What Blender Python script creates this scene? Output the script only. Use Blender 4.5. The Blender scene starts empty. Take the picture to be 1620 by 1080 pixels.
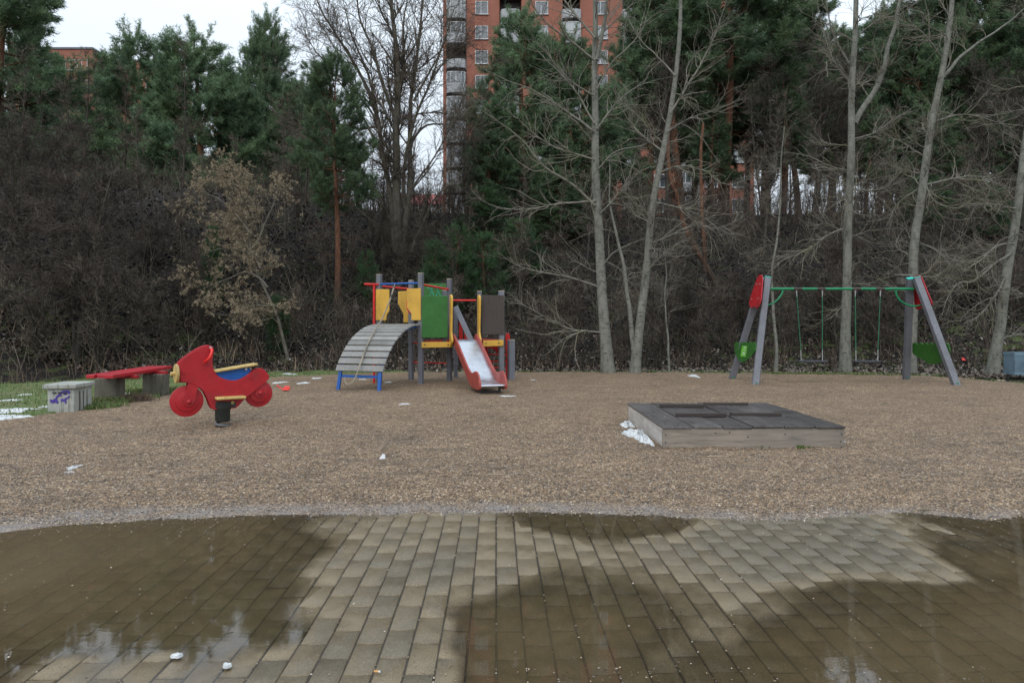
import bpy, math, random
import numpy as np
from mathutils import Vector, Matrix
R = math.radians
PI = math.pi
sc = bpy.context.scene
# ---------------------------------------------------------------- camera, sky, sun, exposure
F, H, YH = 1060.0, 1.35, 515.0          # focal length in photo pixels, eye height, horizon row
cam = bpy.data.cameras.new('camera')
cam.sensor_width = 36.0
cam.lens = F / 1620 * 36
cam.shift_y = (YH - 540) / 1620
cam.clip_start = 0.05
cam.clip_end = 3000
camo = bpy.data.objects.new('camera', cam)
sc.collection.objects.link(camo)
camo.location = (0, 0, H)
camo.rotation_euler = (R(90), 0, 0)
sc.camera = camo

SUN_EL, SUN_ROT = R(38), R(200)
world = bpy.data.worlds.new('World')
sc.world = world
world.use_nodes = True
wn = world.node_tree
wn.nodes.clear()
w_out = wn.nodes.new('ShaderNodeOutputWorld')
sky = wn.nodes.new('ShaderNodeTexSky')
sky.sky_type = 'NISHITA'
sky.sun_disc = False
sky.sun_elevation = SUN_EL
sky.sun_rotation = SUN_ROT
sky.air_density = 1.0
sky.dust_density = 4.0
hs = wn.nodes.new('ShaderNodeHueSaturation')
hs.inputs['Saturation'].default_value = 0.35
b1 = wn.nodes.new('ShaderNodeBackground')
b1.inputs['Strength'].default_value = 0.05
b2 = wn.nodes.new('ShaderNodeBackground')           # the even cloud veil
b2.inputs['Color'].default_value = (0.80, 0.90, 1.0, 1)
b2.inputs['Strength'].default_value = 0.60
tcw = wn.nodes.new('ShaderNodeTexCoord'); sxw = wn.nodes.new('ShaderNodeSeparateXYZ')
mrw = wn.nodes.new('ShaderNodeMapRange')                  # an overcast sky is brighter overhead than at the horizon
for i_, v_ in zip((1, 2, 3, 4), (0.0, 1.0, 0.57, 1.85)): mrw.inputs[i_].default_value = v_
wn.links.new(tcw.outputs['Generated'], sxw.inputs[0]); wn.links.new(sxw.outputs[2], mrw.inputs[0]); wn.links.new(mrw.outputs[0], b2.inputs['Strength'])
add = wn.nodes.new('ShaderNodeAddShader')
wn.links.new(sky.outputs[0], hs.inputs['Color'])
wn.links.new(hs.outputs[0], b1.inputs['Color'])
wn.links.new(b1.outputs[0], add.inputs[0])
wn.links.new(b2.outputs[0], add.inputs[1])
wn.links.new(add.outputs[0], w_out.inputs['Surface'])

sun = bpy.data.lights.new('sun', 'SUN')
sun.energy = 0.5
sun.angle = R(25)
sun.color = (1.0, 0.97, 0.93)
suno = bpy.data.objects.new('sun', sun)
sc.collection.objects.link(suno)
suno.rotation_euler = (PI / 2 - SUN_EL, 0, PI - SUN_ROT)
sc.view_settings.view_transform = 'Standard'
sc.view_settings.look = 'None'
sc.view_settings.gamma = 1
sc.view_settings.exposure = 0.0
sc.view_settings.use_curve_mapping = False
sc.cycles.max_bounces = 6
sc.cycles.transparent_max_bounces = 12

# ---------------------------------------------------------------- helpers
def W(px, py, Y):
    return Vector(((px - 810) * Y / F, Y, H - (py - YH) * Y / F))
def G(px, py, z=0.0):
    Y = F * (H - z) / (py - YH)
    return Vector(((px - 810) * Y / F, Y, z))
def onplane(px, py, A, B, off=0.0):
    """point where the sight line of a pixel meets the upright plane through ground points A and B"""
    a = Vector((B[0] - A[0], B[1] - A[1])).normalized()
    n = Vector((-a.y, a.x))
    d = Vector(((px - 810) / F, 1.0))
    t = ((A[0] + n.x * off) * n.x + (A[1] + n.y * off) * n.y) / (d.x * n.x + d.y * n.y)
    return Vector((d.x * t, t, H + (YH - py) / F * t))

def link(o):
    sc.collection.objects.link(o)
    return o
def tag(o, label=None, cat=None, group=None, kind=None):
    if label: o['label'] = label
    if cat: o['category'] = cat
    if group: o['group'] = group
    if kind: o['kind'] = kind
    return o
ORG = {}
def thing(name, label, cat, loc=(0, 0, 0), group=None):
    o = link(bpy.data.objects.new(name, None))
    o.empty_display_size = 0.2
    o.location = loc
    ORG[o.name] = Vector(loc)
    return tag(o, label, cat, group)

def finish(me, name, mat, parent=None, smooth=False, bevel=0.0, loc=None):
    me.name = name
    if mat is not None:
        for m in (mat if isinstance(mat, (list, tuple)) else [mat]):
            me.materials.append(m)
    if smooth:
        me.polygons.foreach_set('use_smooth', np.ones(len(me.polygons), bool))
    o = link(bpy.data.objects.new(name, me))
    if parent is not None:
        org = ORG[parent.name]
        me.transform(Matrix.Translation(-org))
        o.parent = parent
        ORG[o.name] = org
    elif loc is not None:
        me.transform(Matrix.Translation(-Vector(loc)))
        o.location = loc
        ORG[o.name] = Vector(loc)
    else:
        ORG[o.name] = Vector((0, 0, 0))
    if bevel:
        b = o.modifiers.new('bevel', 'BEVEL')
        b.width = bevel
        b.segments = 2
        b.limit_method = 'ANGLE'
        b.angle_limit = R(35)
    return o

class MB:
    def __init__(s):
        s.v, s.f, s.m = [], [], []
    def add(s, vs, fs, mi=0):
        b = len(s.v)
        s.v += [tuple(v) for v in vs]
        s.f += [tuple(b + i for i in f) for f in fs]
        s.m += [mi] * len(fs)
        return s
    def box8(s, p, mi=0):
        return s.add(p, [(0, 3, 2, 1), (4, 5, 6, 7), (0, 1, 5, 4), (1, 2, 6, 5), (2, 3, 7, 6), (3, 0, 4, 7)], mi)
    def box(s, c, size, rz=0.0, mi=0):
        x, y, z = [a / 2 for a in size]
        m = Matrix.Rotation(rz, 3, 'Z')
        c = Vector(c)
        P = [(-x, -y, -z), (x, -y, -z), (x, y, -z), (-x, y, -z), (-x, -y, z), (x, -y, z), (x, y, z), (-x, y, z)]
        return s.box8([c + m @ Vector(p) for p in P], mi)
    def beam(s, a, b, w, h, side=None, mi=0):
        """bar from a to b, w across 'side', h across the other way"""
        a, b = Vector(a), Vector(b)
        t = (b - a).normalized()
        if side is None:
            side = t.cross(Vector((0, 0, 1)))
            if side.length < 1e-3: side = Vector((1, 0, 0))
        side = Vector(side)
        side = (side - t * side.dot(t)).normalized()
        u = side.cross(t).normalized()
        q = [(-1, -1), (1, -1), (1, 1), (-1, 1)]
        P = [a + side * (i * w / 2) + u * (j * h / 2) for i, j in q] + [b + side * (i * w / 2) + u * (j * h / 2) for i, j in q]
        return s.box8(P, mi)
    def tube(s, pts, r, sides=10, mi=0, closed=False):
        pts = [Vector(p) for p in pts]
        n = len(pts)
        rr = r if isinstance(r, (list, tuple)) else [r] * n
        t0 = (pts[1] - pts[0]).normalized()
        ref = Vector((0, 0, 1)) if abs(t0.z) < 0.9 else Vector((1, 0, 0))
        b = len(s.v)
        a = t0.cross(ref).normalized()
        for i, p in enumerate(pts):
            if closed: t = pts[(i + 1) % n] - pts[i - 1]
            elif i == 0: t = pts[1] - pts[0]
            elif i == n - 1: t = pts[-1] - pts[-2]
            else: t = pts[i + 1] - pts[i - 1]
            t.normalize()
            a = (a - t * a.dot(t)).normalized()
            c = t.cross(a)
            for k in range(sides):
                th = 2 * PI * k / sides
                s.v.append(tuple(p + (a * math.cos(th) + c * math.sin(th)) * rr[i]))
        m = n if closed else n - 1
        for i in range(m):
            for k in range(sides):
                i2 = (i + 1) % n
                s.f.append((b + i * sides + k, b + i * sides + (k + 1) % sides, b + i2 * sides + (k + 1) % sides, b + i2 * sides + k))
                s.m.append(mi)
        if not closed:
            s.f.append(tuple(b + k for k in range(sides))[::-1]); s.m.append(mi)
            s.f.append(tuple(b + (n - 1) * sides + k for k in range(sides))); s.m.append(mi)
        return s
    def prism(s, pts, vec, mi=0):
        """polygon given as 3-D points, thickened by vec (centred)"""
        vec = Vector(vec)
        n = len(pts)
        P = [Vector(p) - vec / 2 for p in pts] + [Vector(p) + vec / 2 for p in pts]
        fs = [tuple(range(n))[::-1], tuple(range(n, 2 * n))] + [(i, (i + 1) % n, n + (i + 1) % n, n + i) for i in range(n)]
        return s.add(P, fs, mi)
    def disc(s, c, axis, r, h, n=28, mi=0):
        axis = Vector(axis).normalized()
        c = Vector(c)
        return s.tube([c - axis * h / 2, c + axis * h / 2], r, n, mi)
    def build(s, name, mat, parent=None, smooth=False, bevel=0.0, loc=None):
        me = bpy.data.meshes.new(name)
        me.from_pydata(s.v, [], s.f)
        if any(s.m):
            me.polygons.foreach_set('material_index', s.m)
        me.update()
        o = finish(me, name, mat, parent, smooth, bevel, loc)
        if smooth:
            e = o.modifiers.new('edge', 'EDGE_SPLIT'); e.split_angle = R(40)
        return o

def smooth_poly(pts, sub=4, closed=True):
    """Catmull-Rom through the points (any dimension)"""
    P = [np.array(p, float) for p in pts]
    n = len(P)
    out = []
    rng_ = range(n) if closed else range(n - 1)
    for i in rng_:
        if closed: a, b, c, d = P[i - 1], P[i], P[(i + 1) % n], P[(i + 2) % n]
        else: a, b, c, d = P[max(i - 1, 0)], P[i], P[i + 1], P[min(i + 2, n - 1)]
        for k in range(sub):
            t = k / sub
            out.append(0.5 * ((2 * b) + (-a + c) * t + (2 * a - 5 * b + 4 * c - d) * t * t + (-a + 3 * b - 3 * c + d) * t ** 3))
    if not closed: out.append(P[-1])
    return [Vector(o) if len(o) == 3 else tuple(o) for o in out]

def np_mesh(name, V, Fq, mat, parent=None, smooth=False, loc=None, fattr=None, vattr=None, midx=None):
    """mesh from numpy vertices and an (m,3) or (m,4) face array"""
    me = bpy.data.meshes.new(name)
    V = np.ascontiguousarray(V, np.float32)
    Fq = np.ascontiguousarray(Fq, np.int32)
    me.vertices.add(len(V))
    me.vertices.foreach_set('co', V.ravel())
    k = Fq.shape[1]
    me.loops.add(Fq.size)
    me.loops.foreach_set('vertex_index', Fq.ravel())
    me.polygons.add(len(Fq))
    me.polygons.foreach_set('loop_start', np.arange(0, Fq.size, k, dtype=np.int32))
    if midx is not None:
        me.polygons.foreach_set('material_index', np.ascontiguousarray(midx, np.int32))
    for nm, arr in (fattr or {}).items():
        at = me.attributes.new(nm, 'FLOAT', 'FACE')
        at.data.foreach_set('value', np.ascontiguousarray(arr, np.float32))
    for nm, arr in (vattr or {}).items():
        at = me.attributes.new(nm, 'FLOAT', 'POINT')
        at.data.foreach_set('value', np.ascontiguousarray(arr, np.float32))
    me.update(calc_edges=True)
    return finish(me, name, mat, parent, smooth, 0, loc)

def ss(a, b, x):
    t = np.clip((np.asarray(x, float) - a) / (b - a), 0, 1)
    return t * t * (3 - 2 * t)
_nr = np.random.default_rng(5)
_ph = _nr.uniform(0, 6.28, (40, 2)); _dr = _nr.uniform(0, 6.28, 40)
def wav(x, y, wl, k0=0, n=6):
    """sum of sines, roughly -1..1, wavelength wl"""
    x = np.asarray(x, float); y = np.asarray(y, float)
    s = 0
    for i in range(n):
        j = (k0 * 7 + i) % 40
        w = 2 * PI / (wl * (0.7 + 0.15 * i))
        s = s + np.sin((x * math.cos(_dr[j]) + y * math.sin(_dr[j])) * w + _ph[j, 0])
    return s / n * 1.4

# ---------------------------------------------------------------- materials
class NT:
    def __init__(s, name):
        s.mat = bpy.data.materials.new(name)
        s.mat.use_nodes = True
        s.t = s.mat.node_tree
        s.t.nodes.clear()
        s.out = s.n('ShaderNodeOutputMaterial')
    def n(s, typ, **kw):
        nd = s.t.nodes.new(typ)
        for k, v in kw.items():
            setattr(nd, k, v)
        return nd
    def l(s, a, b):
        s.t.links.new(a, b)
    def pos(s):
        return s.n('ShaderNodeNewGeometry').outputs['Position']
    def obj(s):
        return s.n('ShaderNodeTexCoord').outputs['Object']
    def noise(s, vec, scale, detail=4, rough=0.6, dist=0.0):
        nd = s.n('ShaderNodeTexNoise')
        nd.inputs['Scale'].default_value = scale
        nd.inputs['Detail'].default_value = detail
        nd.inputs['Roughness'].default_value = rough
        nd.inputs['Distortion'].default_value = dist
        s.l(vec, nd.inputs['Vector'])
        return nd.outputs['Fac']
    def ramp(s, fac, stops, interp='LINEAR'):
        nd = s.n('ShaderNodeValToRGB')
        cr = nd.color_ramp
        cr.interpolation = interp
        while len(cr.elements) < len(stops): cr.elements.new(0.5)
        for e, (p, c) in zip(cr.elements, stops):
            e.position = p
            e.color = (c[0], c[1], c[2], 1) if isinstance(c, (tuple, list)) else (c, c, c, 1)
        s.l(fac, nd.inputs['Fac'])
        return nd.outputs['Color']
    def mix(s, fac, a, b, mode='MIX'):
        nd = s.n('ShaderNodeMix', data_type='RGBA', blend_type=mode)
        for sock, v in ((nd.inputs[0], fac), (nd.inputs[6], a), (nd.inputs[7], b)):
            if isinstance(v, (int, float)): sock.default_value = v if sock == nd.inputs[0] else (v, v, v, 1)
            elif isinstance(v, (tuple, list)): sock.default_value = (v[0], v[1], v[2], 1)
            else: s.l(v, sock)
        return nd.outputs[2]
    def math(s, op, a, b=None, clamp=False):
        nd = s.n('ShaderNodeMath', operation=op)
        nd.use_clamp = clamp
        for i, v in enumerate((a, b)):
            if v is None: continue
            if isinstance(v, (int, float)): nd.inputs[i].default_value = v
            else: s.l(v, nd.inputs[i])
        return nd.outputs[0]
    def mapv(s, vec, scale=(1, 1, 1), rot=(0, 0, 0)):
        nd = s.n('ShaderNodeMapping')
        nd.inputs['Scale'].default_value = scale
        nd.inputs['Rotation'].default_value = rot
        s.l(vec, nd.inputs['Vector'])
        return nd.outputs[0]
    def attr(s, name):
        return s.n('ShaderNodeAttribute', attribute_name=name).outputs['Fac']
    def bump(s, h, strength=0.3, dist=0.01):
        nd = s.n('ShaderNodeBump')
        nd.inputs['Strength'].default_value = strength
        nd.inputs['Distance'].default_value = dist
        s.l(h, nd.inputs['Height'])
        return nd.outputs[0]
    def bsdf(s, color, rough=0.7, normal=None, metallic=0.0, spec=0.5, **kw):
        nd = s.n('ShaderNodeBsdfPrincipled')
        for nm, v in (('Base Color', color), ('Roughness', rough), ('Metallic', metallic), ('Specular IOR Level', spec)):
            if isinstance(v, (int, float)) and nm != 'Base Color': nd.inputs[nm].default_value = v
            elif isinstance(v, (tuple, list)): nd.inputs[nm].default_value = (v[0], v[1], v[2], 1)
            else: s.l(v, nd.inputs[nm])
        if normal is not None: s.l(normal, nd.inputs['Normal'])
        for k, v in kw.items(): nd.inputs[k].default_value = v
        s.l(nd.outputs[0], s.out.inputs['Surface'])
        return nd

def painted(name, col, rough=0.45, wear=0.12, scale=14, dirt=0.25, bump=0.15, spec=0.4):
    """outdoor paint: slight fading in patches, fine dirt specks, wet sheen variation"""
    m = NT(name)
    p = m.obj()
    n1 = m.noise(p, scale * 0.25, 5, 0.65)
    n2 = m.noise(p, scale * 5, 4, 0.7)
    dark = tuple(c * (1 - dirt) * 0.85 + 0.01 for c in col)
    lite = tuple(min(1, c * (1 + wear) + 0.012) for c in col)
    c = m.ramp(n1, [(0.3, dark), (0.48, col), (0.75, lite)])
    sp = m.ramp(n2, [(0.66, 0.0), (0.74, 1.0)])
    c = m.mix(m.math('MULTIPLY', sp, 0.35), c, (0.09, 0.075, 0.06))
    n3 = m.noise(m.mapv(p, (7, 7, 3)), 1.0, 6, 0.75, 0.8)
    c = m.mix(m.ramp(n3, [(0.56, 0.0), (0.72, 0.42)]), c, tuple(0.45 * x + 0.03 for x in col))
    c = m.mix(m.ramp(m.noise(p, 90, 2, 0.5), [(0.70, 0.0), (0.74, 0.5)]), c, (0.30, 0.27, 0.23))
    m.bsdf(c, m.ramp(n1, [(0.3, rough + 0.15), (0.7, rough - 0.08)]), m.bump(n2, bump, 0.004), spec=spec)
    return m.mat

def weathered(name, col, dark, scale=(60, 60, 3), rough=0.75, bump=0.4, knots=True, spec=0.4, stain=(0.05, 0.045, 0.035)):
    """wood with grain running along the object's stretched axis"""
    m = NT(name)
    p = m.mapv(m.obj(), scale)
    g = m.noise(p, 1.0, 6, 0.65, 0.6)
    g2 = m.noise(m.obj(), 2.2, 4, 0.6)
    c = m.ramp(g, [(0.28, dark), (0.5, col), (0.75, tuple(min(1, x * 1.25) for x in col))])
    c = m.mix(m.ramp(g2, [(0.42, 0.0), (0.68, 0.55)]), c, stain)
    c = m.mix(1.0, c, m.ramp(m.n('ShaderNodeObjectInfo').outputs['Random'], [(0.0, 0.78), (1.0, 1.22)]), 'MULTIPLY')
    m.bsdf(c, rough, m.bump(g, bump, 0.006), spec=spec)
    return m.mat

M = {}
M['red'] = painted('red_paint', (0.36, 0.010, 0.016), 0.4)
M['red_metal'] = painted('red_metal_paint', (0.55, 0.016, 0.014), 0.32, dirt=0.15)
M['brick_red'] = painted('slide_side_red', (0.30, 0.05, 0.038), 0.5, dirt=0.25)
M['yellow'] = painted('yellow_paint', (0.55, 0.32, 0.045), 0.45, dirt=0.15)
M['yellow_wood'] = weathered('worn_yellow_wood', (0.52, 0.37, 0.13), (0.34, 0.2, 0.06), (8, 60, 60), 0.55)
M['green'] = painted('green_paint', (0.026, 0.125, 0.02), 0.42, dirt=0.2)
M['leaf_green'] = painted('leaf_green_paint', (0.024, 0.11, 0.013), 0.45, dirt=0.2)
M['green_metal'] = painted('green_metal_paint', (0.006, 0.19, 0.075), 0.35, dirt=0.2)
M['chain'] = painted('green_chain_coating', (0.006, 0.12, 0.05), 0.4)
M['coil'] = painted('coil_steel', (0.10, 0.105, 0.11), 0.45)
M['teal'] = painted('teal_cap', (0.02, 0.42, 0.36), 0.4)
M['blue'] = painted('blue_paint', (0.008, 0.085, 0.33), 0.42, dirt=0.2)
M['brown_panel'] = weathered('dark_brown_panel', (0.05, 0.036, 0.032), (0.028, 0.02, 0.018), (50, 50, 2), 0.5)
M['post'] = weathered('grey_post', (0.15, 0.155, 0.175), (0.085, 0.088, 0.105), (70, 70, 2.5), 0.65, stain=(0.09, 0.09, 0.1))
M['cap'] = painted('bleached_end_grain', (0.42, 0.34, 0.24), 0.8)
M['slat'] = weathered('grey_slat', (0.22, 0.215, 0.205), (0.13, 0.125, 0.12), (3, 60, 60), 0.7, stain=(0.12, 0.115, 0.10))
M['board'] = weathered('grey_board', (0.235, 0.2, 0.165), (0.115, 0.1, 0.085), (2.5, 30, 26), 0.75, stain=(0.13, 0.12, 0.105))
M['batten_wood'] = weathered('dark_brown_batten', (0.042, 0.03, 0.027), (0.022, 0.016, 0.014), (3, 40, 40), 0.5)
M['lid_wood'] = weathered('dark_wet_plank', (0.10, 0.092, 0.09), (0.028, 0.025, 0.025), (34, 2.2, 34), 0.34, stain=(0.02, 0.016, 0.016))
M['pale_side'] = weathered('pale_side_board', (0.40, 0.37, 0.34), (0.24, 0.21, 0.18), (26, 2.5, 26), 0.8, stain=(0.22, 0.2, 0.18))
M['rubber'] = painted('black_rubber', (0.022, 0.026, 0.024), 0.45)
M['dark_metal'] = painted('dark_metal', (0.035, 0.037, 0.042), 0.45)
M['rope'] = weathered('tan_rope', (0.38, 0.33, 0.25), (0.18, 0.15, 0.11), (90, 90, 90), 0.9)
M['red_bench'] = weathered('red_plank_paint', (0.38, 0.012, 0.022), (0.24, 0.010, 0.016), (40, 4, 40), 0.4, bump=0.2, stain=(0.26, 0.02, 0.026))
M['toy_red'] = painted('red_toy_plastic', (0.75, 0.03, 0.025), 0.35)
M['bolt'] = painted('bolt', (0.3, 0.3, 0.3), 0.4)

m = NT('steel_bed')
n1 = m.noise(m.mapv(m.obj(), (6, 6, 6)), 1.0, 4)
m.bsdf(m.ramp(n1, [(0.3, (0.5, 0.53, 0.58)), (0.7, (0.66, 0.69, 0.74))]), m.ramp(n1, [(0.3, 0.30), (0.7, 0.42)]), metallic=1.0)
M['steel'] = m.mat

def concrete(name, col, dark, moss=(0.07, 0.075, 0.04)):
    m = NT(name)
    p = m.pos()
    n1 = m.noise(p, 3.2, 6, 0.7)
    n2 = m.noise(p, 60, 4, 0.7)
    drip = m.noise(m.mapv(p, (26, 26, 2.0)), 1.0, 5, 0.65)
    c = m.ramp(n1, [(0.3, dark), (0.6, col)])
    c = m.mix(m.ramp(drip, [(0.52, 0.0), (0.66, 0.75)]), c, moss)
    c = m.mix(m.ramp(n2, [(0.62, 0.0), (0.75, 0.6)]), c, tuple(x * 0.4 for x in col))
    m.bsdf(c, 0.85, m.bump(n2, 0.5, 0.006))
    return m.mat
M['concrete_pale'] = concrete('pale_concrete', (0.36, 0.37, 0.345), (0.24, 0.25, 0.22))
M['concrete_old'] = concrete('old_concrete', (0.125, 0.115, 0.09), (0.065, 0.06, 0.045), (0.03, 0.033, 0.016))
M['graffiti'] = painted('violet_spray', (0.06, 0.035, 0.26), 0.6)

def snow_mat():
    m = NT('old_snow')
    n = m.noise(m.pos(), 25, 5)
    n2 = m.noise(m.pos(), 120, 3)
    c = m.ramp(n, [(0.3, (0.33, 0.34, 0.34)), (0.62, (0.64, 0.66, 0.67))])
    c = m.mix(m.ramp(n2, [(0.66, 0.0), (0.72, 0.7)]), c, (0.16, 0.12, 0.09))
    m.bsdf(c, 0.55, m.bump(n, 0.6, 0.01), **{'Subsurface Weight': 0.2, 'Subsurface Radius': (0.02, 0.02, 0.03)})
    return m.mat
M['snow'] = snow_mat()

# gravel ------------------------------------------------------------
m = NT('pea_gravel')
p = m.pos()
v1 = m.n('ShaderNodeTexVoronoi'); v1.inputs['Scale'].default_value = 74; m.l(p, v1.inputs['Vector'])
v2 = m.n('ShaderNodeTexVoronoi'); v2.inputs['Scale'].default_value = 36; m.l(m.mapv(p, (1, 1, 1), (0.2, 0.1, 0.7)), v2.inputs['Vector'])
sep = m.n('ShaderNodeSeparateColor'); m.l(v1.outputs['Color'], sep.inputs[0])
sep2 = m.n('ShaderNodeSeparateColor'); m.l(v2.outputs['Color'], sep2.inputs[0])
stones = [(0.0, (0.06, 0.049, 0.04)), (0.16, (0.15, 0.115, 0.085)), (0.36, (0.26, 0.195, 0.135)), (0.52, (0.20, 0.165, 0.14)),
          (0.66, (0.38, 0.29, 0.195)), (0.80, (0.31, 0.275, 0.24)), (0.93, (0.58, 0.51, 0.42))]
c1 = m.ramp(sep.outputs[0], stones, 'CONSTANT')
c2 = m.ramp(sep2.outputs[1], [(0.0, (0.09, 0.07, 0.055)), (0.22, (0.24, 0.18, 0.125)), (0.6, (0.35, 0.27, 0.19)), (0.86, (0.56, 0.49, 0.40))], 'CONSTANT')
c = m.mix(0.42, c1, c2)
c = m.mix(1.0, c, (1.18, 1.04, 0.89), 'MULTIPLY')
gap = m.ramp(v1.outputs['Distance'], [(0.3, 1.0), (0.75, 0.3)])
c = m.mix(1.0, c, gap, 'MULTIPLY')
big = m.noise(p, 0.9, 5, 0.65)
mid = m.noise(m.mapv(p, (3.0, 7.0, 3.0)), 1.0, 5, 0.7)
c = m.mix(1.0, c, m.ramp(big, [(0.3, (0.80, 0.79, 0.79)), (0.7, (1.14, 1.12, 1.08))]), 'MULTIPLY')
c = m.mix(1.0, c, m.ramp(mid, [(0.32, (0.62, 0.60, 0.60)), (0.48, (0.97, 0.97, 0.97)), (0.75, (1.16, 1.15, 1.13))]), 'MULTIPLY')
wet = m.attr('wet')
wetn = m.math('MULTIPLY', wet, 1.0, True)
c = m.mix(wetn, c, (0.235, 0.215, 0.205))
dirt = m.attr('dirt')
c = m.mix(m.math('MULTIPLY', dirt, 0.8, True), c, (0.055, 0.043, 0.034))
hgt = m.math('ADD', m.math('MULTIPLY', v1.outputs['Distance'], -1.0), m.math('MULTIPLY', v2.outputs['Distance'], -0.8))
rg = m.ramp(wetn, [(0.0, 0.8), (1.0, 0.38)])
m.bsdf(c, rg, m.bump(hgt, 0.8, 0.012), spec=0.35)
M['gravel'] = m.mat

m = NT('pebble')
rnd = m.attr('rnd')
m.bsdf(m.ramp(rnd, stones, 'CONSTANT'), 0.45, m.bump(m.noise(m.pos(), 300, 2), 0.2, 0.002))
M['pebble'] = m.mat

# leaf litter / slope --------------------------------------------------
m = NT('leaf_litter_soil')
p = m.pos()
v = m.n('ShaderNodeTexVoronoi'); v.inputs['Scale'].default_value = 17; m.l(p, v.inputs['Vector'])
sp = m.n('ShaderNodeSeparateColor'); m.l(v.outputs['Color'], sp.inputs[0])
c = m.ramp(sp.outputs[0], [(0.0, (0.006, 0.0045, 0.0035)), (0.4, (0.012, 0.009, 0.0065)), (0.7, (0.026, 0.018, 0.0125)), (0.9, (0.05, 0.035, 0.024)), (0.985, (0.11, 0.09, 0.075))], 'CONSTANT')
n = m.noise(p, 0.7, 6, 0.7)
c = m.mix(1.0, c, m.ramp(n, [(0.32, 0.45), (0.65, 1.15)]), 'MULTIPLY')
gn = m.noise(p, 1.6, 5, 0.7)
gm = m.math('MULTIPLY', m.ramp(gn, [(0.50, 0.0), (0.62, 1.0)]), m.attr('moss'), True)
grain = m.noise(p, 60, 3, 0.7)
c = m.mix(gm, c, m.ramp(grain, [(0.3, (0.03, 0.045, 0.012)), (0.7, (0.10, 0.13, 0.04))]))
m.bsdf(c, 0.85, m.bump(m.math('ADD', v.outputs['Distance'], m.noise(p, 9, 5)), 0.9, 0.05), spec=0.25)
M['litter'] = m.mat

m = NT('dead_leaf')
rnd = m.attr('rnd')
m.bsdf(m.ramp(rnd, [(0.0, (0.035, 0.026, 0.02)), (0.4, (0.075, 0.055, 0.04)), (0.7, (0.13, 0.09, 0.06)), (0.93, (0.17, 0.145, 0.125)), (1.0, (0.28, 0.25, 0.23))]), 0.5)
M['leaf'] = m.mat

m = NT('rotten_leaf')
m.bsdf(m.ramp(m.attr('rnd'), [(0.0, (0.010, 0.0075, 0.006)), (0.6, (0.03, 0.021, 0.015)), (0.95, (0.06, 0.042, 0.03)), (1.0, (0.12, 0.095, 0.075))]), 0.7)
M['leaf_dark'] = m.mat
# lawn -------------------------------------------------------------------
m = NT('winter_lawn')
p = m.pos()
n = m.noise(p, 1.7, 5, 0.7); f = m.noise(p, 70, 4, 0.8)
c = m.ramp(f, [(0.3, (0.04, 0.06, 0.014)), (0.55, (0.10, 0.15, 0.035)), (0.75, (0.19, 0.19, 0.07))])
c = m.mix(m.ramp(n, [(0.45, 0.0), (0.68, 0.75)]), c, (0.15, 0.12, 0.07))
m.bsdf(c, 0.85, m.bump(f, 0.8, 0.02))
M['lawn'] = m.mat
m = NT('grass_blade')
rnd = m.attr('rnd')
m.bsdf(m.ramp(rnd, [(0.0, (0.035, 0.07, 0.012)), (0.5, (0.085, 0.15, 0.03)), (0.8, (0.15, 0.17, 0.06)), (1.0, (0.32, 0.25, 0.13))]), 0.6)
M['grass'] = m.mat
m = NT('dry_grass_blade')
rnd = m.attr('rnd')
m.bsdf(m.ramp(rnd, [(0.0, (0.05, 0.034, 0.024)), (0.6, (0.11, 0.075, 0.05)), (1.0, (0.24, 0.17, 0.11))]), 0.7)
M['dry_grass'] = m.mat

# paving ---------------------------------------------------------------
m = NT('concrete_paver')
p = m.pos()
f = m.noise(p, 170, 4, 0.85); n = m.noise(p, 9, 6, 0.7); rnd = m.attr('rnd')
c = m.ramp(f, [(0.28, (0.07, 0.062, 0.046)), (0.5, (0.145, 0.129, 0.098)), (0.74, (0.30, 0.27, 0.215))])
c = m.mix(1.0, c, m.ramp(rnd, [(0.0, (0.90, 0.88, 0.84)), (0.5, (0.97, 0.95, 0.91)), (1.0, (1.03, 1.02, 0.99))]), 'MULTIPLY')
c = m.mix(1.0, c, m.ramp(n, [(0.3, 0.70), (0.7, 1.2)]), 'MULTIPLY')
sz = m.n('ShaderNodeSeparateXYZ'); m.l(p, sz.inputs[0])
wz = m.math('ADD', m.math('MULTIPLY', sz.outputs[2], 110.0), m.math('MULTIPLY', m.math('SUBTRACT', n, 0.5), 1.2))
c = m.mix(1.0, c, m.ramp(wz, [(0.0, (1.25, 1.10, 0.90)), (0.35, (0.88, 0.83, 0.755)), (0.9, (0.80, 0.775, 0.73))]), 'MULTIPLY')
st = m.noise(p, 2.3, 6, 0.7)
c = m.mix(m.ramp(st, [(0.52, 0.0), (0.70, 0.5)]), c, (0.05, 0.042, 0.028))
m.bsdf(c, m.ramp(n, [(0.3, 0.34), (0.7, 0.6)]), m.bump(f, 0.6, 0.002), spec=0.4)
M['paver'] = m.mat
m = NT('joint_sand')
p = m.pos()
f = m.noise(p, 180, 3, 0.8)
m.bsdf(m.ramp(f, [(0.3, (0.012, 0.010, 0.007)), (0.62, (0.05, 0.04, 0.028)), (0.75, (0.22, 0.18, 0.14))]), 0.6, m.bump(f, 0.6, 0.003))
M['joint'] = m.mat

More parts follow.
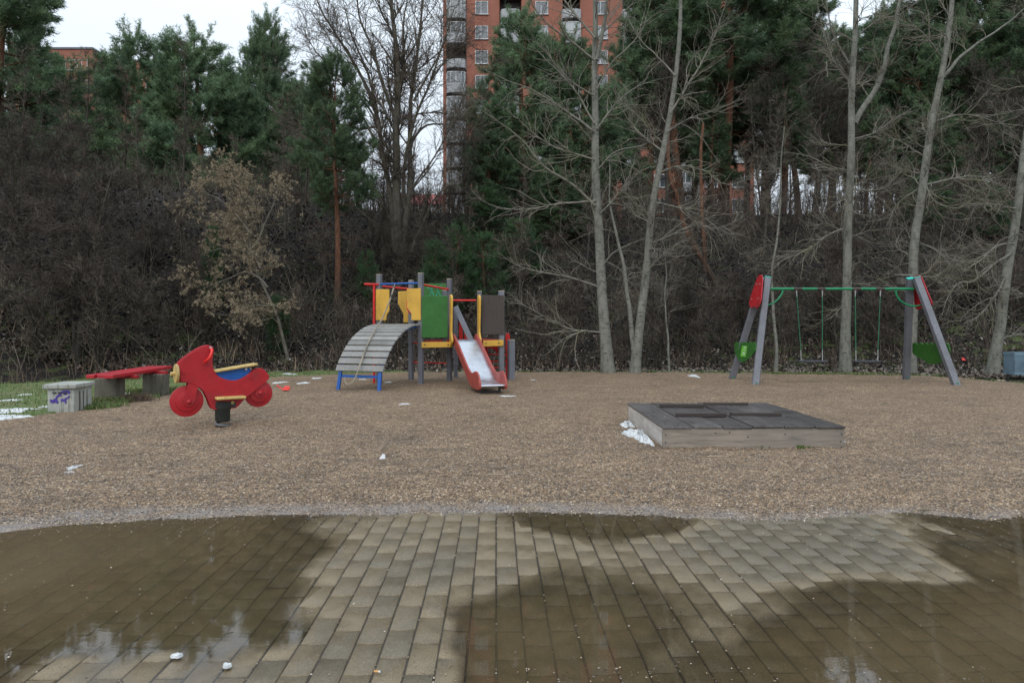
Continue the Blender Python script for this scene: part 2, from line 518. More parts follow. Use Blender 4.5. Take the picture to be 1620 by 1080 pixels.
# puddle water: silty, the deeper the browner; its mirror comes from Fresnel alone
m = NT('puddle_water')
dep = m.attr('depth')                                    # mm of water
tr = m.n('ShaderNodeBsdfTransparent')
m.l(m.ramp(m.math('MULTIPLY', dep, 0.04, True), [(0.0, (1, 1, 1)), (0.15, (0.985, 0.955, 0.89)), (0.45, (0.93, 0.85, 0.70)), (1.0, (0.80, 0.66, 0.45))]), tr.inputs['Color'])
silt = m.n('ShaderNodeBsdfDiffuse'); silt.inputs['Color'].default_value = (0.36, 0.285, 0.175, 1)
mx = m.n('ShaderNodeMixShader')
m.l(m.ramp(m.math('MULTIPLY', dep, 0.04, True), [(0.0, 0.0), (0.35, 0.08), (1.0, 0.27)]), mx.inputs[0])
m.l(tr.outputs[0], mx.inputs[1]); m.l(silt.outputs[0], mx.inputs[2])
gl = m.n('ShaderNodeBsdfGlossy'); gl.inputs['Roughness'].default_value = 0.01
rip = m.noise(m.mapv(m.pos(), (5, 14, 5)), 1.0, 4, 0.6)
rip2 = m.noise(m.pos(), 1.1, 3)
bp = m.n('ShaderNodeBump'); bp.inputs['Distance'].default_value = 0.004
m.l(m.ramp(rip2, [(0.45, 0.01), (0.7, 0.12)]), bp.inputs['Strength'])
m.l(rip, bp.inputs['Height'])
m.l(bp.outputs[0], gl.inputs['Normal'])
fr = m.n('ShaderNodeFresnel'); fr.inputs['IOR'].default_value = 1.7
m.l(bp.outputs[0], fr.inputs['Normal'])
mx2 = m.n('ShaderNodeMixShader')
film = m.ramp(m.math('ADD', m.math('MULTIPLY', dep, 0.1), 0.2), [(0.1, 0.0), (0.25, 0.35), (0.5, 1.0)])
m.l(m.math('MULTIPLY', fr.outputs[0], film), mx2.inputs[0]); m.l(mx.outputs[0], mx2.inputs[1]); m.l(gl.outputs[0], mx2.inputs[2])
m.l(mx2.outputs[0], m.out.inputs['Surface'])
M['water'] = m.mat

# facade -----------------------------------------------------------------
m = NT('red_facade_brick')
p = m.pos()
br = m.n('ShaderNodeTexBrick')
br.inputs['Scale'].default_value = 1.0
br.inputs['Color1'].default_value = (0.32, 0.112, 0.07, 1); br.inputs['Color2'].default_value = (0.28, 0.092, 0.056, 1)
br.inputs['Mortar'].default_value = (0.22, 0.12, 0.09, 1)
br.inputs['Brick Width'].default_value = 0.26; br.inputs['Row Height'].default_value = 0.085; br.inputs['Mortar Size'].default_value = 0.008
cb = m.n('ShaderNodeCombineXYZ'); sx = m.n('ShaderNodeSeparateXYZ'); m.l(p, sx.inputs[0])
m.l(m.math('ADD', sx.outputs[0], sx.outputs[1]), cb.inputs[0]); m.l(sx.outputs[2], cb.inputs[1])
m.l(cb.outputs[0], br.inputs['Vector'])
c = m.mix(1.0, br.outputs['Color'], m.ramp(m.noise(p, 0.35, 5, 0.7), [(0.3, 0.82), (0.7, 1.15)]), 'MULTIPLY')
m.bsdf(c, 0.85)
M['facade'] = m.mat
M['frame_white'] = painted('white_window_frame', (0.55, 0.56, 0.57), 0.5)
M['parapet'] = painted('white_parapet', (0.33, 0.34, 0.35), 0.7, scale=3)
M['recess'] = painted('dark_recess', (0.06, 0.045, 0.045), 0.7, scale=3)
M['roof_red'] = painted('red_tin_roof', (0.30, 0.075, 0.07), 0.6, scale=2)
M['roof_edge'] = painted('grey_roof_edge', (0.14, 0.15, 0.18), 0.6, scale=2)
m = NT('window_glass')
rnd = m.n('ShaderNodeObjectInfo').outputs['Random']
m.bsdf(m.ramp(rnd, [(0.0, (0.045, 0.055, 0.065)), (0.6, (0.14, 0.16, 0.175)), (1.0, (0.36, 0.38, 0.38))]), 0.06, spec=0.9)
M['glass'] = m.mat

# bark and needles ---------------------------------------------------------
def bark(name, lo, hi, dark, scale=(9, 9, 3), lichen=None, band=False, bumps=0.6):
    m = NT(name)
    p = m.obj()
    n = m.noise(m.mapv(p, scale), 1.0, 6, 0.7)
    c = m.ramp(n, [(0.25, dark), (0.45, lo), (0.75, hi)])
    if band:
        b = m.noise(m.mapv(p, (5, 5, 28)), 1.0, 4, 0.7)
        c = m.mix(m.ramp(b, [(0.56, 0.0), (0.66, 0.9)]), c, dark)
        kn = m.noise(m.mapv(p, (9, 9, 16)), 1.0, 2, 0.5)
        c = m.mix(m.ramp(kn, [(0.70, 0.0), (0.73, 1.0)]), c, (0.018, 0.015, 0.012))
    if lichen:
        b = m.noise(m.mapv(p, (1.2, 1.2, 1.2)), 1.0, 4, 0.7)
        c = m.mix(m.ramp(b, [(0.52, 0.0), (0.68, 0.55)]), c, lichen)
    m.bsdf(c, 0.85, m.bump(n, bumps, 0.03), spec=0.2)
    return m.mat
M['aspen_bark'] = bark('aspen_bark', (0.15, 0.15, 0.127), (0.24, 0.24, 0.207), (0.03, 0.027, 0.022), (7, 7, 3), band=True)
M['aspen_twig'] = bark('aspen_twig', (0.17, 0.155, 0.125), (0.30, 0.275, 0.23), (0.08, 0.07, 0.05), (2, 2, 2), lichen=(0.15, 0.16, 0.06))
M['dark_bark'] = bark('dark_bark', (0.045, 0.038, 0.032), (0.085, 0.074, 0.062), (0.018, 0.015, 0.012), lichen=(0.06, 0.062, 0.03))
M['dark_twig'] = bark('dark_twig', (0.045, 0.036, 0.030), (0.135, 0.11, 0.09), (0.025, 0.02, 0.018), (1.5, 1.5, 1.5))
M['grey_twig'] = bark('grey_brown_twig', (0.07, 0.056, 0.043), (0.25, 0.21, 0.165), (0.02, 0.016, 0.013), (2.2, 2.2, 2.2))
M['old_bark'] = bark('old_grey_bark', (0.105, 0.093, 0.075), (0.18, 0.16, 0.13), (0.03, 0.026, 0.02), lichen=(0.10, 0.105, 0.045))
M['tan_twig'] = bark('tan_twig', (0.17, 0.14, 0.09), (0.28, 0.24, 0.16), (0.08, 0.065, 0.04), (2, 2, 2))
M['seed'] = bark('dry_seed', (0.27, 0.215, 0.145), (0.42, 0.345, 0.245), (0.10, 0.06, 0.04), (6, 6, 6))
# pine trunks go from grey-brown at the foot to orange flaking bark higher up (real colouring of the bark)
m = NT('pine_bark')
p = m.obj()
n = m.noise(m.mapv(p, (7, 7, 3)), 1.0, 6, 0.7)
lowc = m.ramp(n, [(0.3, (0.02, 0.016, 0.013)), (0.7, (0.085, 0.065, 0.05))])
hic = m.ramp(n, [(0.3, (0.07, 0.03, 0.018)), (0.7, (0.17, 0.085, 0.05))])
sx = m.n('ShaderNodeSeparateXYZ'); m.l(p, sx.inputs[0])
h = m.math('MULTIPLY', m.math('ADD', sx.outputs[2], m.math('MULTIPLY', n, 2.0)), 0.2, True)
c = m.mix(m.ramp(h, [(0.25, 0.0), (0.75, 1.0)]), lowc, hic)
m.bsdf(c, 0.85, m.bump(n, 0.7, 0.03), spec=0.2)
M['pine_bark'] = m.mat
def needles(name, tint):
    m = NT(name)
    rnd = m.attr('rnd')
    oi = m.n('ShaderNodeObjectInfo').outputs['Random']
    n = m.noise(m.obj(), 0.9, 4, 0.7)
    c = m.ramp(rnd, [(0.0, tuple(0.42 * x for x in tint)), (0.5, tint), (1.0, tuple(1.75 * x for x in tint))])
    c = m.mix(1.0, c, m.ramp(n, [(0.3, (0.75, 0.8, 0.85)), (0.7, (1.2, 1.12, 0.95))]), 'MULTIPLY')
    c = m.mix(1.0, c, m.ramp(oi, [(0.0, 0.82), (1.0, 1.18)]), 'MULTIPLY')
    pb_ = m.bsdf(c, 0.6, spec=0.2)
    tl = m.n('ShaderNodeBsdfTranslucent'); m.l(c, tl.inputs['Color'])
    mxn = m.n('ShaderNodeMixShader'); mxn.inputs[0].default_value = 0.42
    m.l(pb_.outputs[0], mxn.inputs[1]); m.l(tl.outputs[0], mxn.inputs[2]); m.l(mxn.outputs[0], m.out.inputs['Surface'])
    return m.mat
M['needle'] = needles('pine_needle', (0.125, 0.19, 0.11))
M['needle_young'] = needles('young_pine_needle', (0.065, 0.125, 0.06))
# ---------------------------------------------------------------- terrain
def slope_start(x):
    return np.interp(x, [-30, -14, -11, -7, -4, 0, 10, 16, 40], [12, 13.2, 15.2, 18.0, 19.4, 20.0, 20.5, 19.5, 18])
def gravel_back(x):
    return np.interp(x, [-16, -7.4, -7.0, -6.85, -6.6, -6.45, -4.4, -2, 3, 7.5, 10, 11.3, 11.6, 11.9, 20],
                     [7.6, 8.5, 9.7, 10.8, 12.2, 16.7, 18.7, 19.3, 19.2, 18.7, 18.4, 17.6, 16.0, 15.2, 13.0])
def gravel_front(x):
    pts = [(0, 843), (100, 832), (250, 822), (400, 816), (600, 812), (820, 810), (1000, 814), (1100, 818), (1180, 824), (1260, 824), (1330, 815), (1450, 811), (1560, 822), (1620, 815)]
    g = [G(a, b) for a, b in pts]
    base = np.interp(x, [-8] + [q.x for q in g] + [8], [3.9] + [q.y for q in g] + [5.0])
    return base + 0.022 * wav(x, x * 0.3, 0.45, 3) + 0.02 * wav(x, x * 0.1, 0.11, 4) + 0.012 * wav(x, x * 0.1, 0.05, 1)
def terrain_z(x, y):
    x = np.asarray(x, float); y = np.asarray(y, float)
    s = (y - slope_start(x)) / 16.5
    z = 7.25 * ss(0, 1, s)
    rough = ss(0.02, 0.15, s) * (1 - ss(0.9, 1.05, s))
    z = z + rough * (0.16 * wav(x, y, 3.0, 1) + 0.07 * wav(x, y, 1.0, 2)) + 0.02 * wav(x, y, 2.0, 3) * ss(-0.2, 0.0, s)
    z = z + ss(8, 20, x) * ss(17.5, 22, y) * 0.25 * (1 - ss(0.3, 1, s))
    inside = (y < gravel_back(x) + 0.05) & (y > -30)
    return np.where(inside, -0.09, z - 0.004)
def tz(x, y):
    return float(terrain_z(x, y))

def grid(xs, ys):
    X, Y = np.meshgrid(xs, ys)
    nx, ny = len(xs), len(ys)
    i = np.arange(nx * ny).reshape(ny, nx)
    Fq = np.stack([i[:-1, :-1], i[:-1, 1:], i[1:, 1:], i[1:, :-1]], -1).reshape(-1, 4)
    return X.ravel(), Y.ravel(), Fq

xs = np.concatenate([np.linspace(-600, -45, 16)[:-1], np.arange(-45, 45, 0.35), np.linspace(45, 600, 16)])
ys = np.concatenate([np.linspace(-60, 5, 12)[:-1], np.arange(5, 44, 0.28), np.linspace(44, 900, 26)])
X, Y, Fq = grid(xs, ys)
Z = terrain_z(X, Y)
moss = 0.15 + 0.85 * ss(5, 10, X) * (1 - ss(23, 26, Y)) + 0.6 * ss(-4, -6, X) * (1 - ss(19, 21, Y)) + 0.9 * (1 - ss(0.2, 0.9, np.abs(Y - gravel_back(X) - 0.3)))
o = np_mesh('ground', np.stack([X, Y, Z], 1), Fq, M['litter'], smooth=True, vattr={'moss': moss})
tag(o, kind='structure')

# ---------------------------------------------------------------- paved area with the puddle
DEPTH = [(0,850,22),(0,920,26),(0,990,18),(60,880,25),(200,870,20),(350,850,14),(470,850,5),(300,900,14),(200,950,14),(100,960,18),(400,900,5),(160,1003,12),(250,1006,12),(340,1004,11),(430,1000,8),(60,1000,10),(100,985,12),(300,985,12),(400,975,8),(180,1022,3),(300,1020,3),
 (520,840,0),(545,900,-3),(600,850,-1),(650,840,-2),(700,900,-5),(600,950,-2),(500,960,-2),(450,980,1),(350,980,8),(250,980,9),(150,1000,6),
 (50,1020,8),(0,1055,3),(100,1050,-4),(250,1042,-4),(400,1032,-3),(500,1040,-5),(620,1040,-5),(690,1000,-4),(705,1060,-3),
 (765,1000,14),(850,960,9),(850,1010,15),(950,990,12),(785,1060,12),(950,1050,8),(1050,1040,2),(760,930,-1),(800,900,-2),(850,850,-1),(780,850,-1),
 (900,830,7),(1000,830,9),(1050,860,-2),(950,880,0),(900,920,2.5),(1000,940,3),(1050,920,0.5),(1150,860,-5),(1100,900,-2),(1200,900,-5),(1300,880,-8),
 (1400,880,-7),(1470,905,-3),(1350,840,-6),(1250,840,-5),(1510,850,2),(1600,830,8),(1600,900,14),(1620,1000,18),(1400,950,6),(1300,950,3),(1200,960,0),
 (1150,1000,0.5),(1250,1020,9),(1400,1020,14),(1550,950,14),(1100,1060,4),(1300,1060,11),(1500,1060,16)]
_dp = np.array([[*G(a, b)[:2], c] for a, b, c in DEPTH])
def depth_mm(x, y):
    x = np.asarray(x, float); y = np.asarray(y, float)
    sh = x.shape
    x = x.ravel(); y = y.ravel()
    d2 = (x[:, None] - _dp[:, 0]) ** 2 + ((y[:, None] - _dp[:, 1])) ** 2 + 0.012
    w = d2 ** -1.8
    r = (w * _dp[:, 2]).sum(1) / w.sum(1)
    return (r + 0.9 * wav(x, y, 0.9, 4)).reshape(sh)

rng = np.random.default_rng(11)
PW, PL = 0.1195, 0.2554
dirv = np.array([-0.0236, 1.0]); dirv /= np.linalg.norm(dirv)
perp = np.array([dirv[1], -dirv[0]])
V, Fc, rn = [], [], []
g = 0.0042
for col in range(-62, 63):
    off = 4.39 if col % 2 else 4.39 + PL / 2
    for row in range(-15, 5):
        u0, u1 = col * PW + g, (col + 1) * PW - g
        v0, v1 = off + row * PL + 0.0042, off + (row + 1) * PL - 0.0042
        if v1 < 0.9 or v0 > 5.3: continue
        j = rng.normal(0, 0.0009, 2)
        if rng.random() < 0.07: j = j + rng.normal(0, 0.002, 2)
        cs = []
        c0 = perp * (u0 + u1) / 2 + dirv * (v0 + v1) / 2 + j
        a = rng.normal(0, 0.004)
        for (uu, vv) in ((u0, v0), (u1, v0), (u1, v1), (u0, v1)):
            du, dv = uu - (u0 + u1) / 2, vv - (v0 + v1) / 2
            cs.append(c0 + perp * (du * math.cos(a) - dv * math.sin(a)) + dirv * (du * math.sin(a) + dv * math.cos(a)))
        cs = np.array(cs)
        z = -depth_mm(cs[:, 0], cs[:, 1]) / 1000
        z = z.mean() * 0.2 + z * 0.8 + rng.normal(0, 0.0009) + rng.normal(0, 0.0005, 4)
        ctr = cs.mean(0)
        ins = ctr + (cs - ctr) * np.array([0.93, 0.97])
        b = len(V)
        for k in range(4): V.append((cs[k, 0], cs[k, 1], z[k] - 0.05))
        for k in range(4): V.append((cs[k, 0], cs[k, 1], z[k] - 0.004))
        for k in range(4): V.append((ins[k, 0], ins[k, 1], z[k]))
        for k in range(4):
            k2 = (k + 1) % 4
            Fc.append((b + k, b + k2, b + 4 + k2, b + 4 + k)); Fc.append((b + 4 + k, b + 4 + k2, b + 8 + k2, b + 8 + k))
        Fc.append((b + 8, b + 9, b + 10, b + 11))
        rn += [rng.random()] * 9
nb = len(Fc)
xs2 = np.arange(-7.6, 7.7, 0.06); ys2 = np.arange(0.8, 5.5, 0.06)
X, Y, Fq = grid(xs2, ys2)
Z = -depth_mm(X, Y) / 1000 - 0.0075 + 0.0012 * wav(X, Y, 0.15, 6)
base = len(V)
V = np.concatenate([np.array(V), np.stack([X, Y, Z], 1)])
Fc = np.concatenate([np.array(Fc), Fq + base])
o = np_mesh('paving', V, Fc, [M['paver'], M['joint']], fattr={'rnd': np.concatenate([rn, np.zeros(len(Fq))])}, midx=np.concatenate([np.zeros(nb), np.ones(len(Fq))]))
tag(o, kind='structure')

xs2 = np.arange(-7.6, 7.7, 0.045); ys2 = np.arange(0.85, 5.45, 0.045)
X, Y, Fq = grid(xs2, ys2)
D = depth_mm(X, Y)
keep = (D[Fq].max(1) > -9) & (Y[Fq].max(1) < gravel_front(X[Fq[:, 0]]) + 0.25)
o = np_mesh('puddle_water', np.stack([X, Y, 0 * X], 1), Fq[keep], M['water'], smooth=True, vattr={'depth': np.clip(D, -10, 40)})
tag(o, kind='structure')

# ---------------------------------------------------------------- gravel
xs2 = np.concatenate([np.arange(-16, -8, 0.2), np.arange(-8, 8, 0.05), np.arange(8, 20, 0.2)])
ys2 = np.concatenate([np.arange(3.6, 9, 0.04), np.arange(9, 19.8, 0.12)])
X, Y, Fq = grid(xs2, ys2)
d = Y - gravel_front(X)
e = gravel_back(X) + 0.08 * wav(X, Y, 0.8, 5) - Y
D = depth_mm(X, Y)
sA = ss(-0.13, 0.06, d)
zA = -D / 1000 - 0.010
zB = np.maximum(0.004, -D / 1000 + 0.003)
zB = 0.004 + (zB - 0.004) * (1 - ss(0.2, 0.6, d))
Z = zA * (1 - sA) + zB * sA + 0.030 * ss(0.05, 0.9, d)
amp = 0.15 + 0.85 * ss(0.1, 1.2, d)
Z = Z + amp * (0.012 * wav(X, Y, 1.4, 1) + 0.008 * wav(X, Y * 1.6, 0.55, 2)) + 0.0025 * wav(X, Y * 1.5, 0.17, 7) * (0.4 + 0.6 * amp)
Z = Z - 0.09 * (1 - ss(-0.02, 0.12, e))
for (px, py, r, h) in [(635, 697, 0.28, -0.03), (352, 676, 0.33, -0.07), (1262, 597, 1.0, -0.05), (1370, 597, 1.0, -0.05), (790, 622, 0.9, -0.03), (985, 715, 0.6, 0.02)]:
    q = G(px, py)
    Z = Z + h * np.exp(-((X - q.x) ** 2 + (Y - q.y) ** 2) / r ** 2)
wet = ss(-0.12, -0.02, d) * (1 - ss(0.10, 0.34, d + 0.06 * wav(X, Y, 0.4, 3) - 0.10 * ss(-1, -3, X) + 0.12 * ss(0.5, 3, X)))
wet = wet * (0.50 + 0.35 * wav(X, Y, 0.3, 8))
dirt = np.zeros_like(X)
for (px, py, rx, ry) in [(635, 697, 0.22, 0.22), (690, 743, 0.05, 0.06), (410, 600, 0.2, 0.1), (1535, 645, 0.25, 0.12), (745, 793, 0.08, 0.05), (300, 690, 0.3, 0.1)]:
    q = G(px, py)
    dirt += np.exp(-(((X - q.x) / rx) ** 2 + ((Y - q.y) / ry) ** 2)) * 0.6
dirt += 0.35 * ss(0.35, 0.9, wav(X, Y * 2.2, 1.1, 2)) * ss(0.3, 0.8, d) * (1 - ss(2.0, 4.5, d))
keep = (d[Fq].max(1) > -0.2) & (e[Fq].min(1) > -0.25)
o = np_mesh('gravel', np.stack([X, Y, Z], 1), Fq[keep], M['gravel'], smooth=True, vattr={'wet': np.clip(wet, 0, 1), 'dirt': np.clip(dirt, 0, 1)})
tag(o, kind='structure')
_gz = (xs2, ys2, Z.reshape(len(ys2), len(xs2)))
def gravel_z(x, y):
    x = np.asarray(x, float); y = np.asarray(y, float)
    i = np.clip(np.searchsorted(xs_g, x) - 1, 0, len(xs_g) - 2); j = np.clip(np.searchsorted(ys_g, y) - 1, 0, len(ys_g) - 2)
    fx = (x - xs_g[i]) / (xs_g[i + 1] - xs_g[i]); fy = (y - ys_g[j]) / (ys_g[j + 1] - ys_g[j])
    return (Zg[j, i] * (1 - fx) + Zg[j, i + 1] * fx) * (1 - fy) + (Zg[j + 1, i] * (1 - fx) + Zg[j + 1, i + 1] * fx) * fy
xs_g, ys_g, Zg = _gz

# loose pebbles: real stones thinly over the gravel front, the shore and the bricks
def pebbles(name, x, y, z, r, seed, mat='pebble'):
    rg = np.random.default_rng(seed)
    n = len(x)
    base = np.array([(1, 0, 0), (0, 1, 0), (-1, 0, 0), (0, -1, 0), (0, 0, 0.7), (0, 0, -0.7), (.6, .6, .35), (-.6, .5, .3), (-.5, -.6, .3), (.6, -.6, .35)])
    base[:, :2] *= 1.0
    fs = np.array([(0, 1, 6), (6, 1, 4), (0, 6, 4), (1, 2, 7), (7, 2, 4), (1, 7, 4), (2, 3, 8), (8, 3, 4), (2, 8, 4), (3, 0, 9), (9, 0, 4), (3, 9, 4), (1, 0, 5), (2, 1, 5), (3, 2, 5), (0, 3, 5)])
    P = base[None] * (1 + rg.normal(0, 0.16, (n, 10, 3)))
    P = P * (r[:, None, None] * np.stack([rg.uniform(.8, 1.5, n), rg.uniform(.7, 1.1, n), rg.uniform(.55, .9, n)], 1)[:, None, :])
    a = rg.uniform(0, 6.28, n); ca, sa = np.cos(a)[:, None], np.sin(a)[:, None]
    Q = np.stack([P[..., 0] * ca - P[..., 1] * sa, P[..., 0] * sa + P[..., 1] * ca, P[..., 2]], -1)
    Q = Q + np.stack([x, y, z], 1)[:, None, :]
    FF = fs[None] + (np.arange(n) * 10)[:, None, None]
    return np_mesh(name, Q.reshape(-1, 3), FF.reshape(-1, 3), M[mat], smooth=True, fattr={'rnd': np.repeat(rg.random(n), 16)})
n = 42000
y = 4.55 + 4.2 * rng.random(n) ** 1.7
x = rng.uniform(-1, 1, n) * (0.85 * y + 0.4)
ok = (y > gravel_front(x) + 0.02 - 0.1 * rng.random(n)) & (y < gravel_back(x) - 0.1)
x, y = x[ok], y[ok]
r = rng.uniform(0.0035, 0.0085, len(x))
o = pebbles('gravel_stones', x, y, gravel_z(x, y) + r * 0.25, r, 3)
tag(o, kind='stuff')
# strays on the bricks and in the joints
n = 16000
y = rng.uniform(2.2, 4.9, n); x = rng.uniform(-1, 1, n) * (0.8 * y + 0.3)
dd = gravel_front(x) - y
pr = 1.0 * np.exp(-dd / 0.2) + 0.06 + 0.5 * ((y < 2.66) & (x > -0.4)) + 0.35 * np.exp(-((x - 3.3) ** 2 + (y - 4.3) ** 2) / 0.4)
ok = (rng.random(n) < pr) & (dd > -0.05)
x, y = x[ok], y[ok]
u = x * perp[0] + y * perp[1]
snap = rng.random(len(x)) < 0.5
du = np.round(u / PW) * PW - u
x = np.where(snap, x + du * perp[0], x); y = np.where(snap, y + du * perp[1], y)
r = rng.uniform(0.0025, 0.0052, len(x))
zt = -depth_mm(x, y) / 1000 - np.where(snap, 0.005, 0.0)
o = pebbles('stray_pebbles', x, y, np.where(rng.random(len(x)) < 0.6, np.maximum(zt, -0.002), zt) + r * 0.5, r, 4)
tag(o, kind='stuff')

# ---------------------------------------------------------------- lawn at the left
def lawn_back(x):
    return np.interp(x, [-30, -14, -11, -7, -5, -4, -3], [12.4, 13.8, 15.6, 18.5, 19.6, 19.7, 19.3])
xs2 = np.arange(-26, -2.8, 0.14); ys2 = np.arange(7.4, 20.2, 0.12)
X, Y, Fq = grid(xs2, ys2)
e1 = Y - gravel_back(X) + 0.12 * wav(X, Y, 0.7, 9) + 0.12
e2 = lawn_back(X) - Y + 0.4 * wav(X, Y, 1.4, 3)
Z = 0.045 + 0.02 * wav(X, Y, 1.3, 6) + 0.012 * wav(X, Y, 0.5, 2) - 0.12 * (1 - ss(-0.05, 0.25, e1)) - 0.10 * (1 - ss(-0.1, 0.3, e2))
Z = Z + np.where(Y > slope_start(X), np.maximum(terrain_z(X, Y), 0), 0)
keep = (e1[Fq].max(1) > -0.1) & (e2[Fq].max(1) > -0.2)
o = np_mesh('lawn', np.stack([X, Y, Z], 1), Fq[keep], M['lawn'], smooth=True)
tag(o, kind='structure')

def blades(name, x, y, z, h, w, seed, mat, lean=0.5, kind='stuff', parent=None):
    rg = np.random.default_rng(seed)
    n = len(x)
    a = rg.uniform(0, 6.28, n); l = rg.uniform(0, lean, n) * h; b = rg.uniform(0, 6.28, n)
    ux, uy = np.cos(a) * w / 2, np.sin(a) * w / 2
    P0 = np.stack([x - ux, y - uy, z - 0.01], 1); P1 = np.stack([x + ux, y + uy, z - 0.01], 1)
    mx_, my_ = x + np.cos(b) * l * 0.35, y + np.sin(b) * l * 0.35
    P2 = np.stack([mx_ + ux * .7, my_ + uy * .7, z + h * .6], 1); P3 = np.stack([mx_ - ux * .7, my_ - uy * .7, z + h * .6], 1)
    P4 = np.stack([x + np.cos(b) * l, y + np.sin(b) * l, z + h], 1)
    V = np.stack([P0, P1, P2, P3, P4], 1).reshape(-1, 3)
    i = np.arange(n)[:, None] * 5
    Ft = np.concatenate([i + [0, 1, 2], i + [0, 2, 3], i + [3, 2, 4]], 1).reshape(-1, 3)
    o = np_mesh(name, V, Ft, M[mat], fattr={'rnd': np.repeat(rg.random(n), 3)}, parent=parent)
    if kind: tag(o, kind=kind)
    return o
n = 60000
x = rng.uniform(-16, -3.2, n); y = rng.uniform(8.6, 19.6, n)
ok = (y > gravel_back(x) - 0.1 + 0.15 * rng.random(n)) & (y < lawn_back(x) + 0.2) & (rng.random(n) < 0.55 + 0.45 * wav(x, y, 1.2, 4))
x, y = x[ok], y[ok]
blades('grass', x, y, np.full(len(x), 0.045), rng.uniform(0.02, 0.055, len(x)), 0.012, 8, 'grass', 0.9)
# greener rim where the gravel ends, at the back
n = 9000
x = rng.uniform(-5, 20, n); y = gravel_back(x) + rng.normal(0.12, 0.14, n)
ok = rng.random(n) < 0.25 + 0.75 * ss(2, 9, x)
x, y = x[ok], y[ok]
o = blades('edge_grass', x, y, np.maximum(terrain_z(x, y), 0.0), rng.uniform(0.03, 0.09, len(x)), 0.014, 9, 'grass', 0.9)
# tufts round the concrete box and the bench feet
tx, ty, th = [], [], []
for (px, py, r, k, h) in [(150, 648, 0.35, 1500, 0.10), (170, 640, 0.3, 1500, 0.12), (205, 634, 0.25, 700, 0.11), (235, 625, 0.35, 1600, 0.13), (255, 620, 0.3, 900, 0.10), (1204, 712, 0.06, 60, 0.05), (1268, 714, 0.07, 70, 0.05)]:
    q = G(px, py)
    tx.append(q.x + rng.normal(0, r * 0.5, k)); ty.append(q.y + rng.normal(0, r * 0.35, k)); th.append(rng.uniform(0.5, 1, k) * h)
tx, ty, th = map(np.concatenate, (tx, ty, th))
blades('grass_tufts', tx, ty, np.full(len(tx), 0.03), th, 0.012, 10, 'grass', 0.9)
q = G(213, 637)
blades('dry_tuft', q.x + rng.normal(0, 0.13, 900), q.y + rng.normal(0, 0.1, 900), np.full(900, 0.03), rng.uniform(0.06, 0.16, 900), 0.01, 11, 'dry_grass', 1.2)

# dead leaves and dry grass on the far ground and the slope
def quads(name, x, y, z, s, seed, mat, kind='stuff', tilt=0.5):
    rg = np.random.default_rng(seed)
    n = len(x)
    a = rg.uniform(0, 6.28, n); t1 = rg.normal(0, tilt, n); t2 = rg.normal(0, tilt, n)
    u = np.stack([np.cos(a), np.sin(a), t1], 1) * s[:, None] / 2; v = np.stack([-np.sin(a), np.cos(a), t2], 1) * s[:, None] * 0.35
    c = np.stack([x, y, z], 1)
    V = np.stack([c - u, c - v * 1.0 - u * 0.1, c + u, c + v + u * 0.15], 1).reshape(-1, 3)
    o = np_mesh(name, V, np.arange(4 * n).reshape(-1, 4), M[mat], fattr={'rnd': rg.random(n)})
    tag(o, kind=kind)
    return o
n = 60000
y = 17 + 20 * rng.random(n) ** 1.6; x = rng.uniform(-1, 1, n) * (0.86 * y)
ok = (y > gravel_back(x) + 0.15) & ~((x < -4) & (y < lawn_back(x) + 0.1))
x, y = x[ok], y[ok]
flat_ = y < slope_start(x) + 3.5 + rng.normal(0, 0.8, len(x))
q1_ = flat_
quads('leaf_litter', x[flat_], y[flat_], terrain_z(x[flat_], y[flat_]) + 0.03, rng.uniform(0.05, 0.12, flat_.sum()), 12, 'leaf')
sl_ = ~flat_
quads('slope_litter', x[sl_], y[sl_], terrain_z(x[sl_], y[sl_]) + 0.03, rng.uniform(0.06, 0.14, sl_.sum()), 14, 'leaf_dark')
n = 26000
y = 15 + 14 * rng.random(n); x = rng.uniform(-1, 1, n) * (0.86 * y)
s_ = (y - slope_start(x))
cl = wav(x, y, 2.2, 5)
ok = (s_ > 0.0) & (s_ < 6) & (y > gravel_back(x) + 0.5) & (rng.random(n) < 0.35 + 0.6 * cl)
x, y = x[ok], y[ok]
blades('dry_grass', x, y, terrain_z(x, y), rng.uniform(0.2, 0.6, len(x)), 0.014, 13, 'dry_grass', 0.8)
# ---------------------------------------------------------------- apartment blocks on the plateau
def window_protos(frame_w, w, h, panes=2):
    fr = MB()
    t = 0.07
    fr.box((0, 0, h / 2 - t / 2), (w, 0.10, t)); fr.box((0, 0, -h / 2 + t / 2), (w, 0.10, t))
    fr.box((-w / 2 + t / 2, 0, 0), (t, 0.098, h - 2 * t)); fr.box((w / 2 - t / 2, 0, 0), (t, 0.098, h - 2 * t))
    for i in range(1, panes):
        fr.box((-w / 2 + w * i / panes * 0.9, 0.005, 0), (0.06, 0.085, h - 2 * t))
    fr.box((0, -0.07, -h / 2 - 0.03), (w + 0.14, 0.16, 0.05))
    pn = MB().box((0, 0.03, 0), (w - 2 * t, 0.02, h - 2 * t))
    return fr, pn
def mesh_of(mb, name, mat):
    me = bpy.data.meshes.new(name)
    me.from_pydata(mb.v, [], mb.f); me.materials.append(mat); me.update()
    return me
def put(name, me, parent, loc, rot=0.0):
    o = link(bpy.data.objects.new(name, me))
    o.parent = parent
    o.location = loc
    o.rotation_euler = (0, 0, rot)
    ORG[o.name] = Vector((0, 0, 0))
    return o
fr, pn = window_protos(0, 1.45, 1.5)
ME_FR, ME_PN = mesh_of(fr, 'window', M['frame_white']), mesh_of(pn, 'pane', M['glass'])
bm_ = MB()      # balcony shell: slabs and dark back
